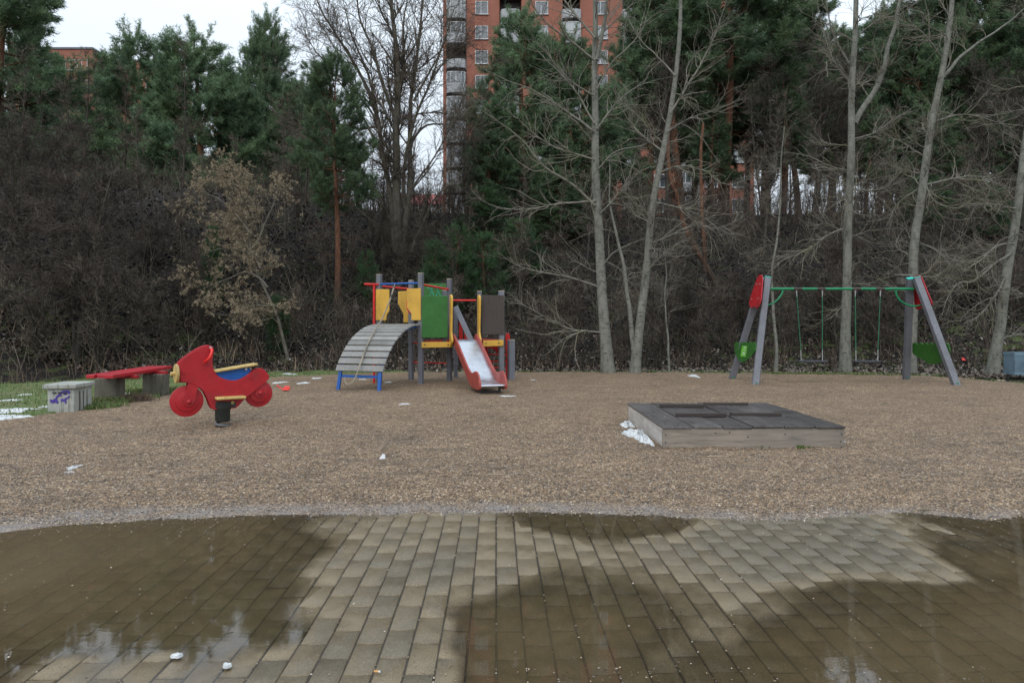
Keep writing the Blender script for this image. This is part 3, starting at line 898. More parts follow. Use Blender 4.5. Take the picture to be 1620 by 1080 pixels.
bm_.box((0, 0.75, 1.32), (2.3, 1.5, 0.12)); bm_.box((0, 1.42, 0), (2.3, 0.06, 2.5)); 
ME_BAL = mesh_of(bm_, 'balcony', M['recess'])
pb = MB()
prof = [(-1.12, 0.0), (-1.0, -0.42), (-0.6, -0.6), (0.6, -0.6), (1.0, -0.42), (1.12, 0.0)]
pb.prism([(x, y, -0.85) for x, y in prof], (0, 0, 1.0))
ME_PAR = mesh_of(pb, 'parapet', M['parapet'])
gb = MB()
for i in range(len(prof) - 1):
    a, b = prof[i], prof[i + 1]
    gb.beam((a[0], a[1] + 0.03, 0.98), (b[0], b[1] + 0.03, 0.98), 0.06, 0.07); gb.beam((a[0], a[1] + 0.03, -0.32), (b[0], b[1] + 0.03, -0.32), 0.06, 0.05)
    gb.beam((a[0], a[1] + 0.03, -0.3), (a[0], a[1] + 0.03, 0.96), 0.06, 0.06, (1, 0, 0))
gb.beam((0, -0.57, -0.3), (0, -0.57, 0.96), 0.06, 0.06, (1, 0, 0))
ME_GF = mesh_of(gb, 'glazing', M['frame_white'])
gp = MB()
for i in range(len(prof) - 1):
    a, b = prof[i], prof[i + 1]
    gp.beam((a[0], a[1] + 0.06, 0.33), (b[0], b[1] + 0.06, 0.33), 0.02, 1.25)
ME_GP = mesh_of(gp, 'pane', M['glass'])

Yb = 76.0
bx_ = lambda px, Y=Yb: (px - 810) * Y / F
b = thing('apartment_building', 'tall red brick apartment tower rising above the pines right of the big bare tree', 'building', (bx_(947), Yb, 7.2))
org = ORG[b.name]
w = MB()
w.box(((bx_(701) + bx_(1193)) / 2, Yb + 8.9, 26), (bx_(1193) - bx_(701) - 0.02, 14.8, 38))
for a, c in ((701, 706), (738, 790), (825, 890), (918, 985), (1013, 1077), (1105, 1193)):
    w.box(((bx_(a) + bx_(c)) / 2, Yb + 0.76, 25.9), (bx_(c) - bx_(a), 1.5, 38.2))
w.build('wall', M['facade'], b)
w = MB(); w.box(((bx_(701) + bx_(1193)) / 2, Yb + 8, 45.2), (bx_(1193) - bx_(701) + 0.4, 17, 0.35))
w.build('roof', M['roof_edge'], b)
rw = random.Random(4)
for k in range(12):
    z = 40.15 - 2.8 * k
    for px in (762, 857, 951, 1045, 1125, 1168):
        fo = put('window', ME_FR, b, Vector((bx_(px), Yb - 0.01, z)) - org)
        put('pane', ME_PN, fo, (0, 0, 0))
    for px in (722, 807.5, 904, 999, 1091):
        bo = put('balcony', ME_BAL, b, Vector((bx_(px), Yb, z)) - org)
        put('parapet', ME_PAR, bo, (0, 0, 0))
        if rw.random() < 0.75:
            g1 = put('glazing', ME_GF, bo, (0, 0, 0)); put('pane', ME_GP, bo, (0, 0, 0))
# left blocks
b = thing('apartment_building', 'red brick apartment block behind the leftmost pines with a stepped roofline', 'building', (-60, 95, 7.2))
org = ORG[b.name]
w = MB(); w.box((-65.4, 101.5, 23.6), (11.8, 13, 33.8)); w.box((-56.25, 105.5, 23.8), (6.48, 11, 33.8))
w.build('wall', M['facade'], b)
w = MB(); w.box((-65.4, 101.5, 40.62), (12.1, 13.3, 0.25)); w.box((-56.1, 105.5, 40.82), (6.6, 11.3, 0.25))
w.build('roof', M['roof_edge'], b)
for k in range(6):
    z = 1.35 + (515 - 103) * 95 / F - 2.9 * k
    for X in (-60.9, -62.6):
        fo = put('window', ME_FR, b, Vector((X, 94.99, z)) - org); put('pane', ME_PN, fo, (0, 0, 0))
    bo = put('balcony', ME_BAL, b, Vector((-64.8, 93.4, z - 0.3)) - org); put('parapet', ME_PAR, bo, (0, 0, 0)); put('glazing', ME_GF, bo, (0, 0, 0)); put('pane', ME_GP, bo, (0, 0, 0))
    for Y_ in (102.5, 105.8):
        fo = put('window', ME_FR, b, Vector((-53.0, Y_, z - 1.2)) - org, R(90)); put('pane', ME_PN, fo, (0, 0, 0))
    fo = put('window', ME_FR, b, Vector((-55.3, 99.99, z - 1.0)) - org); put('pane', ME_PN, fo, (0, 0, 0))
b = thing('house', 'distant low white house with a red roof seen behind the big bare tree', 'house', (-16, 130, 7.2))
org = ORG[b.name]
w = MB(); w.box((-15.5, 134, 16), (14, 8, 17.6)); w.build('wall', M['parapet'], b)
w = MB(); w.prism([(-22.8, 129.6, 24.8), (-22.8, 138.4, 24.8), (-22.8, 134, 27.6)], (0.1, 0, 0))
w = MB(); w.prism([(-15.5, 129.5, 24.8), (-15.5, 138.5, 24.8), (-15.5, 134, 27.6)], (14.6, 0, 0)); w.build('roof', M['roof_red'], b)
for X in (-20, -17, -14, -11):
    for z in (22.6, 19.6, 16.6):
        fo = put('window', ME_FR, b, Vector((X, 129.98, z)) - org); put('pane', ME_PN, fo, (0, 0, 0))

# ---------------------------------------------------------------- climbing frame with slide
P1, P2, P3, P4 = (-3.085, 15.57), (-2.06, 15.15), (-2.46, 16.35), (-1.494, 16.0)
P7 = (-0.25, 15.73)
play = thing('climbing_frame', 'wooden climbing frame with arched slat bridge, rope, coloured panels and steel slide', 'climbing frame', (-1.7, 15.6, 0))
fdir = Vector((P7[0] - P2[0], P7[1] - P2[1], 0)).normalized()
sdir = Vector((fdir.y, -fdir.x, 0))            # slide direction, towards the camera
rz1 = math.atan2(P2[1] - P1[1], P2[0] - P1[0]); rz2 = math.atan2(fdir.y, fdir.x)
def post(x, y, z0, z1, rz, w=0.105):
    o = MB().box((x, y, (z0 + z1) / 2), (w, w, z1 - z0), rz).build('post', M['post'], play, bevel=0.008)
    MB().box((x, y, z1 + 0.006), (w * 0.96, w * 0.96, 0.012), rz).build('end_grain', M['cap'], o)
    return o
for p, h in ((P1, 2.53), (P2, 2.53), (P3, 2.45), (P4, 2.46)):
    post(p[0], p[1], -0.08, h, rz1)
def P7plane(px, py, off=0.0): return onplane(px, py, P2, P7, off)
q = P7plane(703, 500, 0.07); post(q.x, q.y, 0.93, 2.15, rz2, 0.095); P5 = q
q = P7plane(758.5, 500, 0.07); post(q.x, q.y, 0.93, 2.15, rz2, 0.095); P6 = q
post(P7[0], P7[1], -0.08, 2.16, rz2, 0.115)
P7b = (P7[0] - sdir.x * 1.15, P7[1] - sdir.y * 1.15)
post(-0.02, 16.45, -0.08, 1.0, rz2, 0.15)
q = W(721, 487, 16.95); post(q.x, q.y, -0.05, 1.8, rz2, 0.095)
post(P7b[0] - 0.05, P7b[1], -0.05, 1.0, rz2, 0.095)
# decks
MB().prism([(P2[0], P2[1] + .03, 1.0), (P7[0], P7[1] + .03, 1.0), (P7b[0], P7b[1], 1.0), (P4[0], P4[1] + 0.05, 1.0)], (0, 0, 0.04)).build('deck', M['red'], play)
MB().prism([(P1[0], P1[1], 1.33), (P2[0], P2[1], 1.33), (P4[0], P4[1], 1.33), (P3[0], P3[1], 1.33)], (0, 0, 0.04)).build('deck', M['slat'], play)
def pan(name, pts, A, B, off, th, mat, parent=None, bevel=0.006):
    P = [onplane(x, y, A, B, off) for x, y in pts]
    a = Vector((B[0] - A[0], B[1] - A[1])).normalized()
    return MB().prism(P, (-a.y * th, a.x * th, 0)).build(name, M[mat], parent or play, bevel=bevel)
o = pan('green_panel', [(667.2, 469), (668.5, 468), (707, 468), (708.2, 469), (708.2, 533), (707, 534), (668.5, 534), (667.2, 533)], P2, P7, -0.075, 0.022, 'green')
for a, b in ((669.5, 471), (706, 471), (669.5, 531), (706, 531)):
    c = onplane(a, b, P2, P7, -0.09); MB().disc(c, sdir, 0.012, 0.012, 10).build('bolt', M['green'], o)
pan('brown_panel', [(762, 467), (797, 467), (797.5, 529), (762, 529)], P2, P7, -0.07, 0.022, 'brown_panel')
for pts in ([(666.8, 541), (716, 540.5), (716, 549), (666.8, 550)], [(764, 538.5), (796.3, 537.5), (796.3, 547), (764, 548)]):
    o = pan('beam', pts, P2, P7, -0.075, 0.035, 'yellow')
    x0, x1 = pts[0][0], pts[1][0]
    for x in (x0 + 5, x1 - 7):
        c = onplane(x, (pts[0][1] + pts[2][1]) / 2, P2, P7, -0.096); MB().disc(c, sdir, 0.016, 0.01, 10).build('bolt', M['dark_metal'], o)
pan('yellow_panel', [(594.8, 457.5), (616, 457.5), (616, 492), (612, 498), (611, 506.5), (594.8, 506.5)], P1, P2, -0.075, 0.022, 'yellow')
pan('yellow_panel', [(644, 456.5), (665.8, 456), (665.8, 506.5), (651, 506.5), (651, 496.5), (650, 494), (644, 486.5)], P1, P2, -0.075, 0.022, 'yellow')
pan('yellow_panel', [(630, 461), (646, 460), (646, 510), (638.5, 510), (638.5, 497), (630, 480)], P3, P4, 0.06, 0.022, 'yellow')
pan('yellow_panel', [(608, 462), (616, 462), (614, 480), (611, 500), (608, 510)], P1, P3, -0.06, 0.022, 'yellow')
gp_ = pan('green_panel', [(669.5, 448.5), (706, 448.5), (706, 512), (669.5, 512)], P3, P4, 0.07, 0.02, 'green')
dr = MB()                                                   # chalk-blue line figures scratched on the back panel
for st in ([(676, 455), (681, 457), (686, 454)], [(684, 451), (683, 460), (680, 468)], [(683, 460), (687, 468)], [(692, 454), (693, 461), (690, 468)], [(693, 461), (697, 468)], [(688, 452), (694, 455), (699, 451)]):
    dr.tube([onplane(x, y, P3, P4, 0.058) for x, y in st], 0.006, 5)
dr.build('line_figures', M['teal'], gp_)
# rails
def rail(name, pts, r, mat, sides=10):
    return MB().tube(pts, r, sides).build(name, M[mat], play, smooth=True)
rail('rail', [(P1[0], P1[1] - 0.02, 2.31), (P2[0], P2[1] - 0.02, 2.31)], 0.022, 'blue')
rail('rail', smooth_poly([(P1[0], P1[1] - .05, 2.3), (-3.25, 15.47, 2.305), (-3.4, 15.5, 2.31), (-3.40, 15.66, 2.31), (-3.2, 15.8, 2.29), (-2.8, 16.1, 2.26), (P3[0], P3[1], 2.24)], 5, False), 0.024, 'red_metal')
rail('pole', [(-3.19, 15.5, -0.05), (-3.19, 15.5, 2.3)], 0.028, 'red_metal')
rail('rail', [(P2[0], P2[1], 2.28), (P4[0], P4[1], 2.21)], 0.024, 'red_metal')
rail('rail', [(P3[0], P3[1], 0.46), (P4[0], P4[1], 0.45)], 0.018, 'red_metal')
rail('rail', [(P3[0], P3[1], 0.93), (P4[0], P4[1], 0.92)], 0.018, 'red_metal')
q1 = P7plane(716, 475, -0.1); q2 = P7plane(753, 475, -0.1)
rail('rail', [q1, q2], 0.02, 'red_metal')
rail('handle', smooth_poly([onplane(645, 471, P1, P2, 0.1), onplane(643.5, 480, P1, P2, 0.05), onplane(644.5, 489, P1, P2, 0.02), onplane(648, 495, P1, P2, 0.02), onplane(650, 497, P1, P2, 0.08)], 4, False), 0.014, 'red_metal')
# back stair with leaning handrail boards
a, b_ = W(720.5, 485, 16.6), W(746, 540, 15.9)
MB().beam(a, b_, 0.03, 0.13, (0, 1, 0)).build('handrail_board', M['post'], play, bevel=0.01)
for x, t in ((729, 504), (737, 519)):
    MB().prism([W(x - 2.6, t, 16.7), W(x + 2.4, t + 4, 16.7), W(x + 3.4, 541, 16.7), W(x - 2.6, 541, 16.7)], (0, 0.03, 0)).build('red_board', M['red_metal'], play)
# ladder at the right
st_ = smooth_poly([(800, 530), (803, 527), (806, 529), (807, 540), (805, 556), (804, 570), (807, 583), (807, 597), (802, 600), (800, 590), (800.5, 560), (800, 545)], 3)
MB().prism([W(x, y, 16.6) for x, y in st_], (0, 0.04, 0)).build('ladder_side', M['red_metal'], play, bevel=0.005)
MB().beam(W(768, 538, 16.5), W(776, 598, 17.0), 0.04, 0.12, (1, 0, 0)).build('ladder_side', M['red'], play)
MB().beam(W(775, 541, 16.3), W(790, 557, 16.6), 0.04, 0.10, (0, 1, 0)).build('ladder_side', M['red'], play)
for y in (550, 560.5, 571, 581):
    MB().beam(W(768, y, 16.75), W(800, y, 16.62), 0.12, 0.03, (0, 1, 0)).build('tread', M['red_metal'], play)
# slide
S0 = P7plane(734.5, 535, -0.02); S0.z = 0
def SP(s, z, u): return S0 + sdir * s + fdir * u + Vector((0, 0, z))
bed = smooth_poly([(0.0, 1.03), (0.2, 1.0), (0.45, 0.89), (1.0, 0.60), (1.5, 0.335), (1.75, 0.235), (2.0, 0.195), (2.35, 0.185)], 4, False)
wdt = 0.245
mb = MB()
n = len(bed)
vs = []
for s, z in bed:
    vs += [SP(s, z, -wdt), SP(s, z, wdt), SP(s, z - 0.015, -wdt), SP(s, z - 0.015, wdt)]
fs = []
for i in range(n - 1):
    k = i * 4
    fs += [(k, k + 1, k + 5, k + 4), (k + 2, k + 6, k + 7, k + 3)]
fs += [((n - 1) * 4, (n - 1) * 4 + 1, (n - 1) * 4 + 3, (n - 1) * 4 + 2)]
mb.add(vs, fs)
mb.tube([SP(2.35, 0.165, -wdt), SP(2.35, 0.165, wdt)], 0.022, 12)
mb.build('slide_bed', M['steel'], play, smooth=True)
prof = [(-0.03, 1.06), (0.03, 1.15), (0.12, 1.15), (0.3, 1.07), (0.55, 0.95), (1.0, 0.71), (1.4, 0.50), (1.62, 0.41), (1.78, 0.385), (1.92, 0.41), (2.08, 0.44), (2.24, 0.41), (2.36, 0.31), (2.42, 0.20), (2.40, 0.11), (2.25, 0.085), (1.9, 0.09), (1.65, 0.14), (1.3, 0.31), (0.9, 0.52), (0.45, 0.76), (0.15, 0.91), (0.0, 0.95)]
prof = smooth_poly(prof, 3)
for u in (-wdt - 0.022, wdt + 0.022):
    MB().prism([SP(s, z, u) for s, z in prof], fdir * 0.04).build('slide_side', M['brick_red'], play, bevel=0.008)
lg = MB()
for u in (-0.2, 0.2): lg.beam(SP(2.15, -0.05, u), SP(2.15, 0.16, u), 0.04, 0.04, fdir)
lg.beam(SP(2.15, 0.03, -0.2), SP(2.15, 0.03, 0.2), 0.03, 0.03)
lg.build('slide_foot', M['dark_metal'], play)
yp = smooth_poly([(0.0, 0.93), (0.0, 1.5), (0.0, 1.99), (0.05, 2.05), (0.13, 2.04), (0.18, 1.95), (0.17, 1.7), (0.13, 1.3), (0.15, 1.15), (0.22, 1.05), (0.22, 0.97), (0.12, 0.91)], 3)
for px in (712.5, 756.5):
    q = P7plane(px, 520, -0.06); q.z = 0
    MB().prism([q + sdir * s + Vector((0, 0, z)) for s, z in yp], fdir * 0.045).build('slide_cheek', M['yellow'], play, bevel=0.01)
# arched bridge
T0 = Vector((-2.60, 15.28, 0)); T1 = Vector((-3.13, 13.68, 0))
bd = (T1 - T0).normalized(); bu = Vector((-bd.y, bd.x, 0))
if bu.x < 0: bu = -bu
def bz(s): return 1.37 - 0.97 * (1 - math.sqrt(max(0.0, 1 - (s / 1.86) ** 2))) / (1 - math.sqrt(1 - (1.68 / 1.86) ** 2))
SS = np.linspace(0.0, 1.68, 200); arc = np.concatenate([[0], np.cumsum(np.hypot(np.diff(SS), np.diff([bz(s) for s in SS])))])
def bp_(a, off=0.0):
    s = float(np.interp(a, arc, SS)); z = bz(s)
    ds = 0.01; t = Vector((ds, 0, bz(min(s + ds, 1.70)) - z)).normalized()
    nrm = Vector((-t.z, 0, t.x))
    base = T0 + bd * s + Vector((0, 0, z))
    tt = bd * t.x + Vector((0, 0, t.z)); nn = bd * nrm.x + Vector((0, 0, nrm.z))
    return base + nn * off, tt, nn
ns = 12
brg = play
for i in range(ns):
    a = arc[-1] * (i + 0.5) / ns
    c, t, nn = bp_(a)
    MB().beam(c - bu * 0.55, c + bu * 0.55, arc[-1] / ns - 0.034, 0.035, t).build('slat', M['slat'], play, bevel=0.005)
for u in (-0.46, 0.46):
    pts = [bp_(a, -0.045)[0] + bu * u for a in np.linspace(0.0, arc[-1] - 0.02, 16)]
    MB().tube(pts, 0.028, 8).build('bridge_bearer', M['blue'], play, smooth=True)
    e = bp_(arc[-1] - 0.04, -0.045)[0] + bu * u
    MB().beam(e + Vector((0, 0, 0.04)), Vector((e.x, e.y, -0.06)) + bd * 0.09 + bu * (0.02 if u > 0 else -0.02), 0.07, 0.05, bu).build('bridge_foot', M['blue'], play, bevel=0.006)
e0 = bp_(arc[-1] - 0.02, -0.05)[0]
MB().beam(Vector((e0.x, e0.y, 0.31)) - bu * 0.46, Vector((e0.x, e0.y, 0.31)) + bu * 0.46, 0.04, 0.05).build('crossbar', M['blue'], play)
# rope
r0 = [onplane(624.5, 450, P1, P2, -0.03), W(622, 458, 15.25), W(617, 474, 15.1), (W(610, 492, 14.95)), W(603, 507, 14.78), W(595, 519.5, 14.55), W(586, 535, 14.2), W(578.5, 552, 13.95), W(572, 570, 13.72), W(566, 587, 13.55),
      W(561, 600, 13.48), W(555, 606.5, 13.45), W(549, 608, 13.5), W(546, 603, 13.55), W(545, 597, 13.62)]
rp = smooth_poly(r0, 5, False)
o = MB().tube(rp, 0.016, 8).build('rope', M['rope'], play, smooth=True)
MB().tube([rp[3], rp[9]], 0.022, 8).build('rope_sleeve', M['dark_metal'], o, smooth=True)

# ---------------------------------------------------------------- spring motorbike
C0 = Vector((-3.94, 9.11, 0))
ar = Vector((0.80, 0.60, 0)).normalized()
C1 = C0 + ar
nb_ = Vector((ar.y, -ar.x, 0))                       # towards the camera
bike = thing('spring_rider', 'red motorbike-shaped spring rider with yellow seat plank and yellow headlight disc', 'spring rider', C0)
def BK(x, y, off=0.0): return onplane(250 + x / 6.75, 530 + y / 6.75, C0, C1, -off)     # off: towards the camera
outline = [(205, 300), (300, 218), (400, 152), (480, 114), (530, 105), (568, 120), (586, 152), (580, 200), (570, 260), (575, 330), (592, 388), (630, 432), (690, 462), (760, 478), (830, 475), (890, 450), (960, 405), (1020, 367), (1068, 350), (1110, 358), (1150, 398), (1172, 432), (1165, 470), (1120, 512), (1060, 562), (1000, 610), (930, 665), (880, 712), (820, 772), (700, 782), (600, 790), (570, 785), (545, 750), (520, 685), (482, 608), (430, 556), (375, 522), (310, 505), (235, 492), (224, 420), (214, 350)]
def body(off): return [BK(x, y, 0.0) + nb_ * off for x, y in smooth_poly(outline, 2)]
for off in (0.055, -0.055):
    o = MB().prism(body(off), nb_ * 0.02).build('side_panel', M['red'], bike, bevel=0.005)
    if off > 0:
        for x, y, r in ((258, 397, 0.017), (978, 450, 0.018), (487, 305, 0.02), (548, 132, 0.02)):
            c = BK(x, y) + nb_ * 0.07
            MB().disc(c, nb_, r, 0.02, 14).build('bolt', M['bolt'] if y < 200 else M['red'], o, smooth=True)
seatb = [(600, 400), (960, 335), (985, 380), (900, 470), (830, 500), (700, 500), (620, 450)]
MB().prism([BK(x, y) for x, y in seatb], nb_ * 0.08).build('seat_block', M['blue'], bike, bevel=0.004)
a, b_ = BK(592, 385), BK(1048, 308)
MB().beam(a, b_, 0.20, 0.032, nb_).build('seat', M['yellow_wood'], bike, bevel=0.012)
a, b_ = BK(592, 668), BK(905, 652)
MB().beam(a, b_, 0.36, 0.038, nb_).build('footrest', M['yellow_wood'], bike, bevel=0.012)
c = BK(778, 712) + nb_ * 0.08; MB().disc(c, nb_, 0.024, 0.03, 12).build('bolt', M['yellow_wood'], bike, smooth=True)
c = BK(925, 358) + nb_ * 0.06; MB().disc(c, nb_, 0.018, 0.03, 12).build('bolt', M['bolt'], bike, smooth=True)
def ringdisc(cx, cy, r, name):
    c = BK(cx, cy)
    o = MB().disc(c, nb_, r, 0.045, 40).build(name, M['red'], bike, smooth=True, bevel=0.004)
    MB().disc(c + nb_ * 0.028, nb_, r * 0.66, 0.022, 36).build('rim', M['red'], o, smooth=True, bevel=0.003)
    return c
cF = ringdisc(305, 703, 0.205, 'wheel'); cR = ringdisc(1072, 622, 0.188, 'wheel')
a, b_ = BK(372, 505), BK(325, 705)
ax = (a - b_).normalized(); sd = ax.cross(nb_).normalized()
cap = [a + sd * 0.065, a - sd * 0.065] + [b_ + (-sd * math.cos(t) - ax * math.sin(t)) * 0.065 for t in np.linspace(0, PI, 10)]
MB().prism([p + nb_ * 0.05 for p in cap], nb_ * 0.02).build('fork', M['red'], bike, bevel=0.004)
MB().prism([p - nb_ * 0.05 for p in cap], nb_ * 0.02).build('fork', M['red'], bike, bevel=0.004)
def dome(c, ax, r, name, mat, par):
    pts = [c + ax * (r * 0.8 * math.sin(t)) for t in np.linspace(0, PI / 2, 6)]
    rr = [max(r * math.cos(t), 0.001) for t in np.linspace(0, PI / 2, 6)]
    return MB().tube(pts, rr, 18).build(name, M[mat], par, smooth=True)
dome(BK(320, 708) + nb_ * 0.06, nb_, 0.033, 'hub', 'red', bike)
MB().disc(BK(1075, 612) + nb_ * 0.045, nb_, 0.062, 0.02, 24).build('hub_plate', M['red'], bike, smooth=True)
dome(BK(1080, 615) + nb_ * 0.055, nb_, 0.033, 'hub', 'red', bike)
fwd = -ar
c = BK(196, 410)
o = MB().disc(c, fwd, 0.125, 0.035, 32).build('headlight', M['yellow_wood'], bike, smooth=True, bevel=0.006)
MB().disc(c + fwd * 0.04, fwd, 0.026, 0.06, 14).build('knob', M['yellow_wood'], o, smooth=True)
MB().beam(BK(205, 410), BK(330, 420), 0.08, 0.22, nb_).build('nose_block', M['red'], bike)
for sg in (1, -1):
    hp = smooth_poly([BK(550, 140) + nb_ * sg * 0.06, BK(548, 165) + nb_ * sg * 0.14, BK(525, 225) + nb_ * sg * 0.16, BK(500, 262) + nb_ * sg * 0.13, BK(485, 290) + nb_ * sg * 0.06], 5, False)
    MB().tube(hp, 0.016, 10).build('handle', M['toy_red'], bike, smooth=True)
mt = MB().beam(BK(600, 735), BK(815, 735), 0.16, 0.075, nb_).build('mount_plate', M['rubber'], bike, bevel=0.006)
zc = lambda y: BK(690, y).z
cx0 = BK(690, 850)
sp_ = MB()
sp_.tube([(cx0.x, cx0.y, zc(745)), (cx0.x, cx0.y, zc(785)), (cx0.x, cx0.y, zc(800)), (cx0.x, cx0.y, zc(900)), (cx0.x, cx0.y, zc(912))], [0.115, 0.112, 0.098, 0.096, 0.088], 28)
sp_.build('rubber_sleeve', M['rubber'], bike, smooth=True)
coil = [(cx0.x + 0.085 * math.cos(t), cx0.y + 0.085 * math.sin(t), zc(905) - 0.155 * t / (4 * PI)) for t in np.linspace(0, 4 * PI, 60)]
MB().tube(coil, 0.018, 10).build('spring', M['coil'], bike, smooth=True)

# ---------------------------------------------------------------- bench and concrete box
bench = thing('park_bench', 'long backless bench of three red planks on two mossy concrete blocks', 'bench', (-6.9, 12.4, 0))
d_ = Vector((-0.30, 2.45, 0)).normalized(); sx_ = Vector((1, 0.0, 0))
NL = W(134.8, 592.8, 11.05); NL.z = 0.54
for i, dy in enumerate((0.0, 0.03, -0.03)):
    a = Vector((-7.04 + 0.08 + i * 0.165, 11.05 + dy, 0.51)); b_ = a + d_ * 2.55
    MB().beam(a, b_, 0.128, 0.058, (1, 0, 0)).build('plank', M['red_bench'], bench, bevel=0.006)
for y, dx in ((11.75, 0.02), (12.82, -0.02)):
    MB().box((-6.86 + dx, y, 0.455), (0.56, 0.1, 0.05)).build('support_beam', M['red_bench'], bench, bevel=0.004)
def rough_block(name, c, size, mat, parent, taper=0.04):
    x, y, z = [s / 2 for s in size]
    rg = random.Random(int(abs(c[0] * 100)))
    mb = MB()
    P = []
    for zz, t in ((-z, 1), (z, 1 - taper)):
        for sx, sy in ((-1, -1), (1, -1), (1, 1), (-1, 1)):
            P.append((c[0] + sx * x * t + rg.uniform(-.008, .008), c[1] + sy * y * t + rg.uniform(-.008, .008), c[2] + zz))
    return mb.box8(P).build(name, M[mat], parent, bevel=0.015)
rough_block('concrete_foot', (-7.07, 11.78, 0.19), (0.42, 0.26, 0.48), 'concrete_old', bench)
rough_block('concrete_foot', (-6.80, 12.80, 0.19), (0.40, 0.26, 0.48), 'concrete_old', bench)

A_, B_, C_ = Vector((-7.086, 10.165, 0)), Vector((-6.67, 10.22, 0)), Vector((-6.74, 10.76, 0))
dv = C_ - B_
bn = thing('litter_bin', 'square pale concrete litter bin with violet graffiti beside the red bench', 'litter bin', (A_ + B_) / 2 + dv / 2)
up = Vector((0, 0, 1))
ua, ud = (B_ - A_).normalized(), dv.normalized()
Dn = A_ + dv
foot = [A_ + ud * .02 + ua * .02, B_ + ud * .02 - ua * .02, B_ + dv, Dn]
mb = MB(); mb.prism([p + up * 0.175 for p in foot], up * 0.45)
body_ = mb.build('body', M['concrete_pale'], bn, bevel=0.02)
for k in (0.3, 0.5, 0.7):
    for (o0, dd, nn) in ((B_, dv, ua),):
        p = o0 + dd * k; MB().box(p + nn * -0.004 + up * 0.17, (0.010, 0.012, 0.34), math.atan2(ud.y, ud.x) - PI / 2).build('groove', M['concrete_old'], body_)
for k in (0.3, 0.48, 0.66):
    p = A_ + (B_ - A_) * k; MB().box(p + ud * 0.008 + up * 0.33, (0.045, 0.02, 0.018), math.atan2(ua.y, ua.x)).build('slot', M['rubber'], body_)
lid = [A_ - ua * .03 - ud * .03, B_ + ua * .03 - ud * .03, B_ + ua * .03 + dv + ud * .03, Dn - ua * .03 + ud * .03]
MB().prism([p + up * 0.425 for p in lid], up * 0.07).build('lid', M['concrete_pale'], bn, bevel=0.015)
gf = MB()
def AB(x, y):      # graffiti picked from the crop, laid on the near face
    p = onplane(x, y, A_, B_, 0.0)
    return p + Vector((ud.x, ud.y, 0)) * 0.012
def z4(x, y): return (60 + x / 7.04, 560 + y / 7.04)
for st in ([(135, 505), (145, 540), (160, 510), (165, 545), (180, 500)], [(185, 540), (200, 505), (215, 545), (190, 525)], [(185, 505), (215, 470), (250, 430), (290, 412), (330, 410), (350, 425), (335, 440)],
           [(240, 440), (245, 470)], [(255, 530), (262, 500), (280, 525), (272, 500)], [(300, 490), (302, 550)], [(295, 495), (322, 490), (340, 475), (345, 465)], [(280, 430), (300, 450), (320, 425)], [(210, 470), (200, 490)]):
    pts = [AB(*z4(*q)) for q in st]
    for p0, p1 in zip(pts, pts[1:]): gf.beam(p0 - up * 0, p1, 0.003, 0.024, -Vector((ud.x, ud.y, 0)))
gf.build('graffiti', M['graffiti'], body_)

# ---------------------------------------------------------------- covered sandpit
sand = thing('sandpit', 'square wooden sandpit with weathered grey sides and a closed dark plank lid', 'sandpit', (2.6, 8.3, 0))
x0, x1, y0, y1, zt = 1.63, 3.59, 7.24, 9.42, 0.238
MB().box(((x0 + x1) / 2, y0 + 0.022, zt / 2 - 0.03), (x1 - x0, 0.044, zt + 0.06)).build('side_board', M['board'], sand, bevel=0.004)
MB().box(((x0 + x1) / 2, y1 - 0.022, zt / 2 - 0.03), (x1 - x0, 0.044, zt + 0.06)).build('side_board', M['board'], sand, bevel=0.004)
for x in (x0 + 0.022, x1 - 0.022):
    MB().box((x, (y0 + y1) / 2, zt / 2 - 0.031), (0.042, y1 - y0 - 0.092, zt + 0.055)).build('side_board', M['pale_side'], sand, bevel=0.004)
sc_ = MB()
for x, z in ((x0 + .03, .17), (x0 + .03, .09), (x0 + .03, .03), (x1 - .03, .18), (x1 - .04, .1), (x1 - .03, .04), (2.2, .19), (2.35, .2), (2.55, .15), (2.95, .18), (2.78, .04), (2.2, .02)):
    sc_.disc((x, y0 - 0.001, z), (0, 1, 0), 0.008, 0.006, 8)
sc_.build('screws', M['dark_metal'], sand)
edges = [x0 - 0.012, 1.955, 2.27, 2.60, 2.94, 3.27, x1 + 0.012]
rg = random.Random(3)
for i in range(6):
    a, b_ = edges[i] + 0.006, edges[i + 1] - 0.006
    outer = i in (0, 5)
    dz = rg.uniform(-0.006, 0.006)
    segs = [(y0 - 0.02, y1 + 0.02)] if outer else [(y0 - 0.015, 7.98), (7.99, 8.72), (8.73, y1 + 0.015)]
    for j, (ya, yb_) in enumerate(segs):
        zz = zt + 0.014 + dz + (0.004 if j == 1 else 0)
        MB().box(((a + b_) / 2, (ya + yb_) / 2, zz), (b_ - a, yb_ - ya - 0.008, 0.026), rg.uniform(-0.002, 0.002)).build('lid_plank', M['lid_wood'], sand, bevel=0.004)
for (xa, xb, y) in ((1.96, 2.55, 8.0), (2.62, 3.22, 8.03), (1.97, 2.55, 8.92), (2.60, 3.20, 9.10)):
    MB().box(((xa + xb) / 2, y, zt + 0.048), (xb - xa, 0.07, 0.044), rg.uniform(-0.01, 0.01)).build('batten', M['batten_wood'], sand, bevel=0.004)
nl = 700
lx = rng.uniform(x0 + 0.03, x1 - 0.03, nl); ly = rng.uniform(y0 + 0.02, y1 - 0.02, nl)
ok = (np.minimum(np.abs(ly - 8.0), np.minimum(np.abs(lx - 1.95), np.abs(ly - y0))) < 0.05 + 0.25 * (rng.random(nl) < 0.12))
lx, ly = lx[ok], ly[ok]
